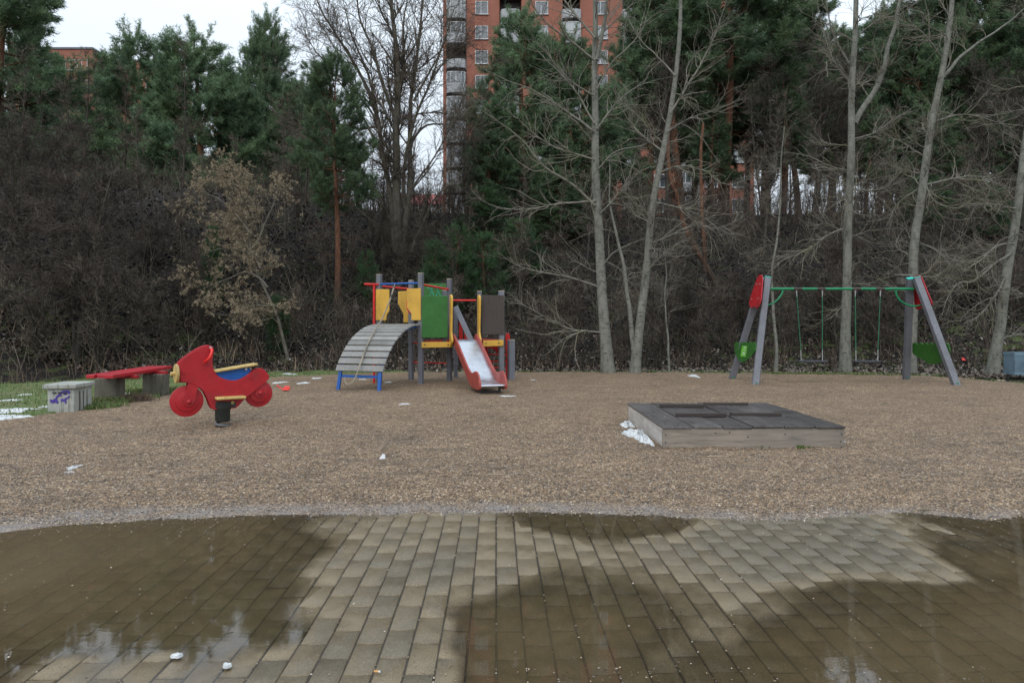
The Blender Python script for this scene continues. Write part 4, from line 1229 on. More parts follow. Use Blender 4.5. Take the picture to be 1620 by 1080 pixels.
quads('lid_debris', lx, ly, np.full(len(lx), zt + 0.036), rng.uniform(0.008, 0.03, len(lx)), 33, 'dry_grass', tilt=0.15)

# ---------------------------------------------------------------- swing frame
def raypl(px, py, p0, n):
    o_ = Vector((0, 0, H)); d = Vector(((px - 810) / F, 1, (YH - py) / F))
    t = (Vector(p0) - o_).dot(n) / d.dot(n)
    return o_ + d * t
swf = thing('swing_set', 'grey-legged swing frame with green top bar and red and green side panels', 'swing frame', (7.7, 15.8, 0))
legs = {}
for s, bx0, ax0 in ((-1, 5.40, 5.97), (1, 9.87, 9.47)):
    F0 = Vector((5.41 if s < 0 else 9.93, 14.93, -0.06)); B0 = Vector((5.44 if s < 0 else 9.8, 16.66, -0.06))
    Ft = Vector((ax0 + 0.03, 15.74, 2.46)); Bt = Vector((ax0 - 0.04, 15.87, 2.46))
    legs[s] = (F0, B0, Ft, Bt)
    for a, b_ in ((F0, Ft), (B0, Bt)):
        lg = MB().beam(a, b_, 0.14, 0.14, (1, -0.15, 0)).build('leg', M['post'], swf, bevel=0.012)
        t = (b_ - a).normalized()
        MB().beam(b_, b_ + t * 0.02, 0.145, 0.145, (1, -0.15, 0)).build('cap', M['teal'], lg, bevel=0.004)
        MB().box(a + t * 0.14 + Vector((0.0, -0.075, 0)), (0.035, 0.012, 0.035)).build('bolt_cover', M['green_metal'], lg)
bar = MB().tube([(5.99, 15.8, 2.215), (9.47, 15.8, 2.215)], 0.032, 14).build('top_bar', M['green_metal'], swf, smooth=True)
for px in (1262, 1299, 1355, 1392):
    x = (px - 810) * 15.8 / F
    MB().tube([(x - 0.10, 15.8, 2.215), (x + 0.10, 15.8, 2.215)], 0.0345, 14).build('bearing', M['brown_panel'], bar, smooth=True)
def arc_pts(pts, Y): return smooth_poly([W(x, y, Y) for x, y in pts], 5, False)
MB().tube(arc_pts([(1239, 459), (1236, 466), (1230, 474), (1222, 480), (1211, 483.5)], 15.8), 0.022, 10).build('brace', M['green_metal'], swf, smooth=True)
MB().tube(arc_pts([(1417, 459), (1418.5, 467), (1424, 475), (1433, 481), (1445, 484), (1457, 483)], 15.7), 0.022, 10).build('brace', M['green_metal'], swf, smooth=True)
def side_panel(s, pts, sc_x, sc_y, ox, oy, off, mat, name):
    F0, B0, Ft, Bt = legs[s]
    n = (B0 - F0).cross(Ft - F0).normalized()
    if n.x * s < 0: n = -n
    P = [raypl(ox + x / sc_x, oy + y / sc_y, F0 + n * off, n) for x, y in pts]
    return MB().prism(P, n * 0.022).build(name, M[mat], swf, bevel=0.004), n
o, n = side_panel(-1, smooth_poly([(378, 74), (392, 86), (395, 120), (390, 190), (385, 260), (374, 310), (352, 346), (336, 342), (324, 330), (312, 343), (292, 336), (288, 290), (310, 220), (335, 145), (357, 92)], 2), 5.145, 5.145, 1130, 420, 0.165, 'red', 'red_panel')
for x, y in ((370, 150), (343, 153), (302, 273), (356, 268)):
    p = raypl(1130 + x / 5.145, 420 + y / 5.145, legs[-1][0] + n * 0.182, n); MB().disc(p, n, 0.014, 0.012, 10).build('bolt', M['bolt'], o)
side_panel(1, smooth_poly([(603, 95), (618, 82), (645, 82), (668, 110), (705, 205), (745, 300), (738, 325), (700, 332), (662, 342), (640, 356), (612, 350), (600, 290), (598, 180)], 2), 5.143, 5.143, 1330, 420, 0.085, 'red', 'red_panel')
scal = lambda x0, x1, y, k, a: [(x0 + (x1 - x0) * t / (k * 4), y - a * abs(math.sin(PI * t / 4))) for t in range(k * 4 + 1)]
o, n = side_panel(-1, scal(168, 342, 634, 5, 14) + [(338, 690), (300, 742), (262, 776), (225, 788), (197, 766), (176, 722), (165, 680)], 5.145, 5.145, 1130, 420, 0.085, 'leaf_green', 'green_panel')
gpane = [raypl(1130 + x / 5.145, 420 + y / 5.145, legs[-1][0] + n * 0.099, n) for x, y in ((228, 652), (268, 654), (255, 742), (214, 738))]
M['lime'] = painted('lime_sticker', (0.16, 0.48, 0.05), 0.4)
st = MB().prism(gpane, n * 0.004).build('sticker', M['lime'], o)
mk = MB()
for (x, y, w_, h_) in ((248, 665, 12, 10), (246, 690, 18, 5), (240, 715, 14, 16)):
    mk.prism([raypl(1130 + a / 5.145, 420 + b / 5.145, legs[-1][0] + n * 0.103, n) for a, b in ((x - w_ / 2, y - h_ / 2), (x + w_ / 2, y - h_ / 2), (x + w_ / 2, y + h_ / 2), (x - w_ / 2, y + h_ / 2))], n * 0.003)
mk.build('marks', M['frame_white'], st)
side_panel(1, scal(586, 880, 640, 7, 15) + [(892, 690), (886, 722), (835, 782), (770, 801), (720, 796), (655, 758), (600, 725), (585, 705)], 5.143, 5.143, 1330, 420, 0.085, 'leaf_green', 'green_panel')
def swing(tops, bots, seatx, label):
    sw = thing('swing', label, 'swing', W((tops[0] + tops[1]) / 2, 572, 15.8), 'swings on the green bar')
    za = 1.35 - 56.5 * 15.8 / F
    cx = (seatx[0] + seatx[1]) / 2
    a, b_ = W(seatx[0], 572, 15.8), W(seatx[1], 572, 15.8)
    a.z = b_.z = za
    MB().beam(a, b_, 0.20, 0.05, (0, 1, 0)).build('seat', M['dark_metal'], sw, bevel=0.015)
    for t_, b__ in zip(tops, bots):
        p0 = W(t_, 462, 15.8); p0.z = 2.19; p1 = W(b__, 562, 15.8); p2 = p1.copy(); p2.z = za + 0.02
        n_ = 72
        pts = [p0.lerp(p1, k / n_) for k in range(n_ + 1)]
        k0 = 7
        ch = MB().tube(pts[k0:-6], [0.013 if k % 2 else 0.006 for k in range(len(pts[k0:-6]))], 6).build('chain', M['chain'], sw)
        MB().tube(pts[:k0 + 1], [0.022, 0.018, 0.012, 0.018, 0.010, 0.014, 0.008, 0.012], 6).build('hanger', M['bolt'], ch)
        MB().tube([pts[-7], (p1.x - 0.03, 15.8 - 0.07, za + 0.02)], [0.007, 0.007], 6).build('end_link', M['bolt'], ch)
        MB().tube([pts[-7], (p1.x + 0.03, 15.8 + 0.07, za + 0.02)], [0.007, 0.007], 6).build('end_link', M['bolt'], ch)
    return sw
swing((1260, 1301), (1267.5, 1301), (1262, 1307), 'left one of the two flat swing seats hanging on green chains')
swing((1353, 1393), (1354, 1388.5), (1350, 1391), 'right one of the two flat swing seats hanging on green chains')

# ---------------------------------------------------------------- mesh bin at the right edge
bin_ = thing('litter_bin', 'blue-grey mesh litter bin on a post at the right edge of the gravel', 'litter bin', (12.75, 16.8, 0))
M['bin_blue'] = painted('blue_grey_metal', (0.13, 0.20, 0.25), 0.5)
bx0, bx1, by0, by1, z0, z1 = 12.46, 13.0, 16.62, 17.0, 0.13, 0.69
for z, h in ((z0 + 0.03, 0.06), (z1 - 0.04, 0.08)):
    fm = MB()
    fm.box(((bx0 + bx1) / 2, by0, z), (bx1 - bx0, 0.02, h)); fm.box(((bx0 + bx1) / 2, by1, z), (bx1 - bx0, 0.02, h))
    fm.box((bx0, (by0 + by1) / 2, z), (0.02, by1 - by0 - 0.022, h)); fm.box((bx1, (by0 + by1) / 2, z), (0.02, by1 - by0 - 0.022, h))
    fm.build('rim_band', M['bin_blue'], bin_)
fm = MB(); fm.box(((bx0 + bx1) / 2, (by0 + by1) / 2, z0 + 0.01), (bx1 - bx0 - 0.03, by1 - by0 - 0.03, 0.01))
fm.build('floor_plate', M['bin_blue'], bin_)
ms = MB()
for y in (by0 + 0.001, by1 - 0.001):
    for k in range(27): ms.box((bx0 + 0.02 + k * 0.0197, y, (z0 + z1) / 2), (0.011, 0.004, z1 - z0 - 0.12))
    for k in range(11): ms.box(((bx0 + bx1) / 2, y + 0.004, z0 + 0.08 + k * 0.042), (bx1 - bx0 - 0.02, 0.004, 0.018))
for x in (bx0 + 0.001, bx1 - 0.001):
    for k in range(18): ms.box((x, by0 + 0.02 + k * 0.0197, (z0 + z1) / 2), (0.004, 0.011, z1 - z0 - 0.12))
ms.build('mesh_side', M['bin_blue'], bin_)
MB().box((12.80, 16.56, 0.3), (0.07, 0.07, 0.8)).build('post', M['bin_blue'], bin_, bevel=0.005)

# ---------------------------------------------------------------- snow, toys and litter
def snow_patch(px, py, wpx, hpx, h, seed, label, group=None, zoff=None):
    q = G(px, py)
    a0, a1 = G(px - wpx / 2, py), G(px + wpx / 2, py)
    rx = (a1.x - a0.x) / 2
    ry = max((G(px, py - hpx / 2).y - G(px, py + hpx / 2).y) / 2, 0.03)
    rg = np.random.default_rng(seed)
    nth, nr = 64, 9
    ph = rg.uniform(0, 6.28, 6)
    th = np.linspace(0, 2 * PI, nth, endpoint=False)
    rad = 1 + 0.22 * np.sin(2 * th + ph[0]) + 0.2 * np.sin(3 * th + ph[1]) + 0.14 * np.sin(5 * th + ph[2]) + 0.10 * np.sin(9 * th + ph[3]) + 0.09 * np.sin(14 * th + ph[4]) + 0.06 * np.sin(23 * th + ph[5])
    zg = float(gravel_z(q.x, q.y)) if (q.y < float(gravel_back(q.x)) - 0.1 and q.y > 4.5) else (0.045 if q.x < -4 else max(tz(q.x, q.y), 0.0))
    if zoff is not None: zg = zoff
    V = [(q.x, q.y, zg + h)]
    for i in range(1, nr + 1):
        t = i / nr
        hh = h * (1 - t ** 1.6) * (1 + 0.35 * np.sin(3 * th * 1 + i + ph[5])) - (0.02 if i == nr else 0) - (0.004 if h > 0.028 else 0.006)
        for k in range(nth):
            V.append((q.x + rx * rad[k] * t * math.cos(th[k]), q.y + ry * rad[k] * t * math.sin(th[k]), zg + hh[k] + max(h * 0.12, 0.005) * rg.normal() * (1 - t * .5)))
    fs = [(0, 1 + k, 1 + (k + 1) % nth) for k in range(nth)]
    for i in range(nr - 1):
        for k in range(nth):
            k2 = (k + 1) % nth
            fs.append((1 + i * nth + k, 1 + (i + 1) * nth + k, 1 + (i + 1) * nth + k2, 1 + i * nth + k2))
    o = MB().add(V, fs).build('snow_patch', M['snow'], smooth=True, loc=(q.x, q.y, zg))
    return tag(o, label, 'snow', group)
SG = 'remnants of old snow'
snow_patch(1010, 696, 30, 22, 0.07, 1, 'thickest lump of old snow beside the left corner of the sandpit', SG)
snow_patch(1021, 706, 22, 7, 0.03, 21, 'smaller lump of old snow nearest the sandpit front corner', SG)
snow_patch(992, 676, 19, 7, 0.05, 2, 'small snow lump by the far end of the sandpit left side', SG)
snow_patch(800, 628, 38, 3.0, 0.010, 3, 'thin strip of snow on gravel right below the slide end', SG)
snow_patch(640, 642, 22, 3.5, 0.008, 4, 'dirty snow scrap on gravel below the climbing frame posts', SG)
snow_patch(118, 745, 24, 6, 0.010, 5, 'snow scrap on the gravel in the left foreground, farther one', SG)
snow_patch(110, 752, 18, 4, 0.008, 6, 'snow scrap on the gravel in the left foreground, nearer one', SG)
snow_patch(25, 653, 70, 8, 0.02, 7, 'wide snow patch on grass left of the concrete litter bin', SG)
snow_patch(12, 664, 60, 8, 0.02, 8, 'snow patch at the left frame edge where the gravel begins', SG)
snow_patch(15, 637, 40, 4, 0.015, 9, 'snow strip across the lawn at the far left', SG)
snow_patch(40, 628, 28, 3, 0.015, 10, 'snow strip on the lawn above the concrete bin lid height', SG)
snow_patch(72, 647, 12, 2.5, 0.012, 11, 'tiny snow scrap touching the left side of the concrete bin', SG)
snow_patch(205, 626, 22, 4, 0.02, 12, 'snow scrap on grass between the two concrete bench feet', SG)
snow_patch(442, 607, 22, 3.2, 0.02, 13, 'snow patch on gravel just above the red toy spade', SG)
snow_patch(480, 608, 24, 3, 0.02, 14, 'snow patch on gravel between the toy spade and the arched bridge', SG)
snow_patch(500, 600, 22, 2.5, 0.02, 15, 'snow patch near the gravel edge left of the arched bridge', SG)
snow_patch(455, 594, 28, 2.2, 0.02, 16, 'snow on the thin grass strip at the gravel edge behind the spade', SG)
snow_patch(572, 602, 22, 2.6, 0.015, 17, 'snow scrap seen under the arched bridge', SG)
snow_patch(615, 606, 12, 2.2, 0.015, 18, 'snow scrap on gravel just right of the arched bridge foot', SG)
snow_patch(1098, 597, 13, 3.2, 0.04, 19, 'small white snow lump at the back edge of the gravel left of the swing', SG)
snow_patch(843, 603, 7, 1.4, 0.010, 20, 'tiny snow scrap on gravel right of the climbing frame', SG)
snow_patch(1329, 702, 5, 6, 0.04, 22, 'sliver of snow at the right end of the sandpit', SG)
def ice(px, py, wpx, seed, label, name='ice_chunk', mat='snow', zz=0.012, cat='ice', flat=0.5):
    q = G(px, py)
    r = wpx * q.y / F / 2
    rg = np.random.default_rng(seed)
    mb = MB()
    n = 12
    th = np.linspace(0, 2 * PI, n, endpoint=False)
    rr = r * rg.uniform(0.7, 1.15, n)
    z0_ = zz - 0.004
    ring0 = [(q.x + rr[k] * math.cos(th[k]), q.y + rr[k] * 0.8 * math.sin(th[k]), z0_) for k in range(n)]
    ring1 = [(q.x + rr[k] * .8 * math.cos(th[k]), q.y + rr[k] * 0.62 * math.sin(th[k]), z0_ + r * flat * rg.uniform(.6, 1.1)) for k in range(n)]
    vs = ring0 + ring1 + [(q.x, q.y, z0_ + r * flat * 1.1)]
    fs = [(k, (k + 1) % n, n + (k + 1) % n, n + k) for k in range(n)] + [(n + k, n + (k + 1) % n, 2 * n) for k in range(n)]
    o = mb.add(vs, fs).build(name, M[mat], smooth=True, loc=(q.x, q.y, 0))
    return tag(o, label, cat)
ice(279, 1041, 19, 1, 'left one of two small ice lumps on the front paving')
ice(359, 1057, 18, 2, 'right one of two small ice lumps on the front paving')
q = G(605, 731); zg = float(gravel_z(q.x, q.y))
o = MB().prism([(q.x - .03, q.y - .01, zg + .01), (q.x + .028, q.y - .015, zg + .015), (q.x + .02, q.y + .02, zg + .045), (q.x, q.y + .01, zg + .055), (q.x - .01, q.y + .02, zg + .03)], (0.004, 0.008, 0.004)).build('paper_scrap', M['frame_white'], loc=(q.x, q.y, zg))
tag(o, 'crumpled white paper scrap on the gravel in the middle foreground', 'paper')
q = G(597, 1066)
cb_ = thing('cigarette_butt', 'cigarette butt with an orange filter on the bottom paving', 'cigarette butt', (q.x, q.y, 0.006))
M['filter'] = painted('orange_filter', (0.55, 0.30, 0.10), 0.8)
a = Vector((q.x - 0.013, q.y, 0.012)); b_ = Vector((q.x + 0.006, q.y - .002, 0.012)); c = Vector((q.x + 0.012, q.y - .004, 0.012))
MB().tube([a, b_], 0.0042, 10).build('filter', M['filter'], cb_, smooth=True)
MB().tube([b_, c], 0.0042, 10).build('paper', M['frame_white'], cb_, smooth=True)
def stick(px, py, L, ang, r, mat, label, name, cat, z=None):
    q = G(px, py)
    zg = z if z is not None else (float(gravel_z(q.x, q.y)) if q.y < float(gravel_back(q.x)) - .1 else max(0, tz(q.x, q.y)))
    d = Vector((math.cos(ang), math.sin(ang), 0)) * L / 2
    mid = Vector((q.x, q.y, zg + r * 0.9))
    pts = [mid - d, mid + d * 0.2 + Vector((0, r, r * 0.3)), mid + d]
    o = MB().tube(pts, [r, r * 0.9, r * 0.5], 6).build(name, M[mat], smooth=True, loc=mid)
    return tag(o, label, cat)
stick(1135, 728, 0.22, 0.1, 0.005, 'cap', 'pale straw stalk on the gravel in front of the sandpit', 'straw', 'straw')
stick(785, 757, 0.16, 0.05, 0.003, 'cap', 'thin yellowish stalk lying on the gravel in the middle', 'straw', 'straw')
stick(1463, 808, 0.10, 0.0, 0.005, 'tan_twig', 'short brown stick at the right shore of the puddle', 'stick', 'stick')
stick(1583, 603, 0.22, -0.1, 0.02, 'cap', 'short piece of pale wood at the right gravel edge below the bin', 'stick', 'stick')
# toy spade
q = G(447, 621); zg = float(gravel_z(q.x, q.y)) + 0.01
toy = thing('toy_spade', 'small red plastic toy spade lying on the gravel', 'toy', (q.x, q.y, zg))
MB().prism([(q.x, q.y - .06, zg + .03), (q.x + .13, q.y - .05, zg + .02), (q.x + .14, q.y + .06, zg + .03), (q.x + .02, q.y + .08, zg + .04)], (0, 0, 0.02)).build('blade', M['toy_red'], toy, bevel=0.006)
MB().prism([(q.x + .01, q.y + .06, zg + .05), (q.x + .13, q.y + .05, zg + .05), (q.x + .13, q.y + .07, zg + .085), (q.x + .02, q.y + .08, zg + .085)], (0, 0.015, 0)).build('rim', M['toy_red'], toy)
MB().tube([(q.x, q.y, zg + .04), (q.x - .06, q.y + .03, zg + .06), (q.x - .13, q.y + .05, zg + .10)], [0.014, 0.011, 0.016], 8).build('handle', M['toy_red'], toy, smooth=True)
q = G(1524, 566); q = Vector(((1524 - 810) * 21.0 / F, 21.0, 0)); q.z = tz(q.x, q.y)
o = MB().prism([(q.x - .06, q.y, q.z + .05), (q.x + .07, q.y, q.z + .04), (q.x + .05, q.y + .05, q.z + .09), (q.x - .04, q.y + .05, q.z + .09)], (0, 0.02, 0.03)).build('plastic_scrap', M['toy_red'], loc=tuple(q))
tag(o, 'small orange-red plastic scrap in the leaf litter right of the swing', 'plastic scrap')
M['old_wood'] = weathered('old_birdhouse_wood', (0.12, 0.115, 0.10), (0.06, 0.055, 0.05), (20, 20, 3), 0.8)
def birdhouse(px, py, Y, w_, h_, label, mat='old_wood'):
    c = W(px, py, Y)
    b = thing('birdhouse', label, 'birdhouse', c)
    bo = MB().box(c, (w_, w_ * 0.9, h_)).build('box', M[mat], b, bevel=0.004)
    MB().prism([c + Vector((-w_ * .65, -w_ * .75, h_ * .5)), c + Vector((w_ * .65, -w_ * .75, h_ * .5)), c + Vector((w_ * .65, w_ * .5, h_ * .62)), c + Vector((-w_ * .65, w_ * .5, h_ * .62))], (0, 0, 0.02)).build('roof', M['slat'], b)
    MB().disc(c + Vector((0, -w_ * 0.455, h_ * 0.15)), (0, 1, 0), w_ * 0.16, 0.01, 14).build('entrance_hole', M['rubber'], bo)
birdhouse(1034, 402, 18.75, 0.2, 0.24, 'small grey nest box on the right stem of the forked pale trunk')
birdhouse(1429, 443, 18.2, 0.24, 0.24, 'nest box with a pale roof on the trunk behind the right end of the swing')
# ---------------------------------------------------------------- trees
def unit(v):
    return v / np.maximum(np.linalg.norm(v, axis=-1, keepdims=True), 1e-9)
def tubes(P, Rr, sides):
    """P (N,n,3), Rr (N,n) -> vertices, quad faces"""
    N, n = P.shape[:2]
    T = np.empty_like(P)
    T[:, 1:-1] = P[:, 2:] - P[:, :-2]; T[:, 0] = P[:, 1] - P[:, 0]; T[:, -1] = P[:, -1] - P[:, -2]
    T = unit(T)
    ov = unit(P[:, -1] - P[:, 0])
    ref = np.where(np.abs(ov[:, 2:3]) > 0.8, np.array([[1.0, 0.1, 0]]), np.array([[0.05, 0.1, 1.0]]))[:, None, :]
    A = unit(np.cross(T, np.broadcast_to(ref, T.shape)))
    B = np.cross(T, A)
    th = np.linspace(0, 2 * PI, sides, endpoint=False)
    V = P[:, :, None] + Rr[:, :, None, None] * (A[:, :, None] * np.cos(th)[None, None, :, None] + B[:, :, None] * np.sin(th)[None, None, :, None])
    idx = np.arange(N * n * sides).reshape(N, n, sides)
    a = idx[:, :-1]; b = idx[:, 1:]
    Fq = np.stack([a, np.roll(a, -1, 2), np.roll(b, -1, 2), b], -1).reshape(-1, 4)
    return V.reshape(-1, 3), Fq
class TM:
    def __init__(s): s.V, s.F, s.n = [], [], 0
    def add(s, P, Rr, sides):
        V, Fq = tubes(P, Rr, sides)
        s.V.append(V); s.F.append(Fq + s.n); s.n += len(V)
    def raw(s, V, Fq):
        s.V.append(V); s.F.append(Fq + s.n); s.n += len(V)
    def build(s, name, mat, parent=None, fattr=None, smooth=True):
        V = np.concatenate(s.V); Fq = np.concatenate(s.F)
        me = bpy.data.meshes.new(name)
        me.vertices.add(len(V)); me.vertices.foreach_set('co', V.astype(np.float32).ravel())
        k = Fq.shape[1]
        me.loops.add(Fq.size); me.loops.foreach_set('vertex_index', Fq.astype(np.int32).ravel())
        me.polygons.add(len(Fq)); me.polygons.foreach_set('loop_start', np.arange(0, Fq.size, k, dtype=np.int32))
        for nm, arr in (fattr or {}).items():
            at = me.attributes.new(nm, 'FLOAT', 'FACE'); at.data.foreach_set('value', np.asarray(arr, np.float32))
        me.update(calc_edges=True)
        me.materials.append(mat)
        if smooth: me.polygons.foreach_set('use_smooth', np.ones(len(me.polygons), bool))
        return me
def resample(pts, n):
    pts = np.asarray(pts, float)
    d = np.concatenate([[0], np.cumsum(np.linalg.norm(np.diff(pts, axis=0), axis=1))])
    t = np.linspace(0, d[-1], n)
    return np.stack([np.interp(t, d, pts[:, k]) for k in range(3)], 1)
def spawn(P, Rr, count, rg, length, tmin=0.1, tmax=1.0, angle=(0.5, 1.0), grav=0.0, wig=0.25, n=6, rs=0.55, rend=0.25, rmin=0.0012, weight=None, flat=0.0, tipshort=0.5):
    """children of a set of limbs: returns their polylines and radii. length: (lo, hi) metres"""
    N, m = P.shape[:2]
    L = np.linalg.norm(np.diff(P, axis=1), axis=2).sum(1)
    w = L if weight is None else L * weight
    idx = rg.choice(N, count, p=w / w.sum())
    t = rg.uniform(tmin, tmax, count)
    f = t * (m - 1); i0 = np.minimum(f.astype(int), m - 2); fr = (f - i0)[:, None]
    p0 = P[idx, i0] * (1 - fr) + P[idx, i0 + 1] * fr
    r0 = (Rr[idx, i0] * (1 - fr[:, 0]) + Rr[idx, i0 + 1] * fr[:, 0])
    T = unit(P[idx, i0 + 1] - P[idx, i0])
    rnd = rg.normal(size=(count, 3)); rnd[:, 2] *= (1 - flat)
    side = unit(rnd - T * (rnd * T).sum(1, keepdims=True))
    ang = rg.uniform(angle[0], angle[1], count)[:, None]
    d = unit(T * np.cos(ang) + side * np.sin(ang))
    ln = rg.uniform(length[0], length[1], count) * (1 - tipshort * t)
    step = ln / (n - 1)
    out = np.empty((count, n, 3)); out[:, 0] = p0
    bend = rg.normal(0, wig, (count, 3))
    for k in range(1, n):
        d = unit(d + rg.normal(0, wig, (count, 3)) * 0.6 + bend * 0.25 + np.array([0, 0, grav]) / (n - 1))
        out[:, k] = out[:, k - 1] + d * step[:, None]
    rr = np.maximum(r0 * rs, rmin)[:, None] * np.linspace(1, rend, n)[None]
    rr = np.maximum(rr, rmin * 0.6)
    return out, rr

# ---- pines -------------------------------------------------------------
def needle_tris(P, rg, per, ln, wd, spread=0.9):
    """needles along every shoot polyline (N,n,3)"""
    N, n = P.shape[:2]
    t = rg.uniform(0.0, 1.0, (N, per)) ** 0.8
    f = t * (n - 1); i0 = np.minimum(f.astype(int), n - 2); fr = (f - i0)[..., None]
    I = np.arange(N)[:, None]
    p = P[I, i0] * (1 - fr) + P[I, i0 + 1] * fr
    T = unit(P[I, i0 + 1] - P[I, i0])
    r = rg.normal(size=(N, per, 3)); r = unit(r - T * (r * T).sum(-1, keepdims=True))
    d = unit(T * rg.uniform(0.35, 1.0, (N, per, 1)) + r * spread)
    L = ln * rg.uniform(0.7, 1.15, (N, per, 1))
    w = unit(np.cross(d, rg.normal(size=(N, per, 3)))) * wd / 2
    V = np.stack([p - w, p + w, p + d * L], 2).reshape(-1, 3)
    shade = np.repeat(np.clip(rg.normal(0.5, 0.2, (N, 1)) + rg.normal(0, 0.12, (N, per)), 0, 1).ravel(), 1)
    return V, np.arange(len(V)).reshape(-1, 3), shade
def make_pine(seed, Ht, crown0, rad, whorls, shoots=2600, per=15, ln=0.13, wd=0.017, shape=1.0, r0=0.16, up=0.35, lean=0.02, sparse=0.0):
    """returns (trunk mesh, crown mesh). crown0: height fraction where the green begins"""
    rg = np.random.default_rng(seed)
    n = 14
    z = np.linspace(-0.4, Ht, n)
    tr = np.stack([lean * z * 2 + 0.10 * np.sin(z * 0.5 + seed), 0.10 * np.cos(z * 0.43 + seed), z], 1)[None]
    rr = (r0 * (1 - np.clip(z, 0, Ht) / Ht) ** 0.8 + 0.012)[None]
    wood = TM(); wood.add(tr, rr, 9)
    BR, RR = [], []
    for k in range(whorls):
        t = (k + rg.uniform(0, .6)) / whorls
        h = Ht * (crown0 + (0.985 - crown0) * t)
        prof = (1 - t) ** (0.75 * shape) * (0.45 + 0.55 * min(1, (t + 0.08) / 0.30))
        nbr = rg.integers(3, 6)
        a0 = rg.uniform(0, 6.28)
        for j in range(nbr):
            if rg.random() < sparse: continue
            a = a0 + j * 6.283 / nbr + rg.normal(0, 0.25)
            L = max(0.25, rad * prof * rg.uniform(0.6, 1.18))
            base = np.array([np.interp(h, z, tr[0, :, 0]), np.interp(h, z, tr[0, :, 1]), h])
            s = np.linspace(0, 1, 7)
            rise = up * (0.25 + 1.3 * t)
            zz = L * (rise * s + 0.22 * s ** 2 - (0.28 * (1 - t)) * np.sin(s * 3.0) * 0.6)
            wv = rg.normal(0, 0.05 * L, 2)
            P = base + np.stack([np.cos(a) * L * s + wv[0] * s ** 2, np.sin(a) * L * s + wv[1] * s ** 2, zz], 1)
            BR.append(P); RR.append(np.linspace(0.010 + 0.014 * L, 0.006, 7))
    # dead snags below the crown
    nd = 14
    for j in range(nd):
        h = Ht * crown0 * rg.uniform(0.45, 1.0); a = rg.uniform(0, 6.28); L = rg.uniform(0.4, 0.55 * rad + 0.3)
        base = np.array([np.interp(h, z, tr[0, :, 0]), np.interp(h, z, tr[0, :, 1]), h])
        s = np.linspace(0, 1, 7)
        P = base + np.stack([np.cos(a) * L * s, np.sin(a) * L * s, -0.15 * L * s ** 2 + 0.05 * np.sin(s * 9 + a)], 1)
        wood.add(P[None], np.linspace(0.014, 0.004, 7)[None], 4)
    BR = np.array(BR); RR = np.array(RR)
    wood.add(BR, RR, 5)
    B2, R2 = spawn(BR, RR, len(BR) * 8, rg, (0.25 * rad, 0.52 * rad), 0.2, 1.0, (0.45, 0.95), 0.25, 0.18, 5, 0.6, 0.4, 0.004, flat=0.5)
    wood.add(B2, R2, 3)
    ally = np.concatenate([B2, BR[:, 2:]], 0) if BR.shape[1] - 2 == B2.shape[1] else B2
    allr = np.concatenate([R2, RR[:, 2:]], 0)
    S, SR = spawn(ally, allr, shoots, rg, (0.18, 0.52), 0.2, 1.0, (0.2, 0.9), 0.8, 0.12, 3, 0.6, 0.5, 0.003, tipshort=0.2)
    V, Ft, sh = needle_tris(S, rg, per, ln, wd)
    nd_ = TM(); nd_.raw(V, Ft)
    return wood, nd_, sh
def pine_kind(*a, needle='needle', **k):
    w, c, sh = make_pine(*a, **k)
    return w.build('trunk', M['pine_bark']), c.build('crown', M[needle], fattr={'rnd': sh}, smooth=False)
PK = {
 'dense': pine_kind(1, 10.0, 0.10, 2.6, 21, shoots=13000, per=16, ln=0.16, wd=0.020, r0=0.17),
 'broad': pine_kind(2, 10.0, 0.04, 3.0, 20, shoots=14500, per=16, ln=0.16, wd=0.020, shape=1.0, r0=0.18),
 'tall': pine_kind(3, 14.0, 0.40, 2.4, 18, shoots=11000, per=16, ln=0.16, wd=0.020, shape=0.65, r0=0.17),
 'thin': pine_kind(4, 12.0, 0.38, 1.7, 16, shoots=6000, per=14, ln=0.13, wd=0.018, r0=0.13, sparse=0.2),
 'tall2': pine_kind(5, 14.0, 0.42, 2.8, 17, shoots=11500, per=16, ln=0.16, wd=0.020, shape=0.55, r0=0.18, up=0.5, lean=0.012),
 'young': pine_kind(6, 3.2, 0.05, 0.95, 10, shoots=1500, per=16, ln=0.10, wd=0.013, r0=0.035, needle='needle_young'),
}
def tree_of(name, parts, label, group, x, y, h, rot, scale, tilt=(0, 0), z=None, cat='tree'):
    loc = (x, y, (tz(x, y) if z is None else z) - 0.05)
    t = thing(name, label, cat, loc, group)
    t.rotation_euler = (tilt[0], tilt[1], rot)
    t.scale = scale
    for nm, me in parts:
        o = link(bpy.data.objects.new(nm, me)); o.parent = t
    return t
PG = 'pines on the slope and the ridge'
KH = {'dense': 10.0, 'broad': 10.0, 'tall': 14.0, 'thin': 12.0, 'tall2': 14.0, 'young': 3.2}
KR = {'dense': 2.6, 'broad': 3.0, 'tall': 2.3, 'thin': 1.7, 'tall2': 2.7, 'young': 0.95}
def pine(kind, px, ytop, Y, hw, label, rot=0.0, tilt=(0, 0)):
    """px: trunk column, ytop: row of its tip, hw: half width of the crown in photo pixels"""
    if Y >= 33 and not 740 < px < 1000: Y = min(Y * (1.7 if px < 600 else 1.25), 70.0 if px > 600 else 84.0)          # the woods behind the crest stand well back
    x = (px - 810) * Y / F
    zb = tz(x, Y); zt_ = H + (YH - ytop) * Y / F
    sz = (zt_ - zb) / KH[kind]; sxy = hw * Y / F / KR[kind]
    w, c = PK[kind]
    return tree_of('pine_tree' if kind != 'young' else 'young_pine', (('trunk', w), ('crown', c)), label, PG, x, Y, 0, rot, (sxy, sxy, sz), tilt)
pine('broad', -6, -130, 32.9, 150, 'huge dark pine filling the upper left corner of the photo', 0.4)
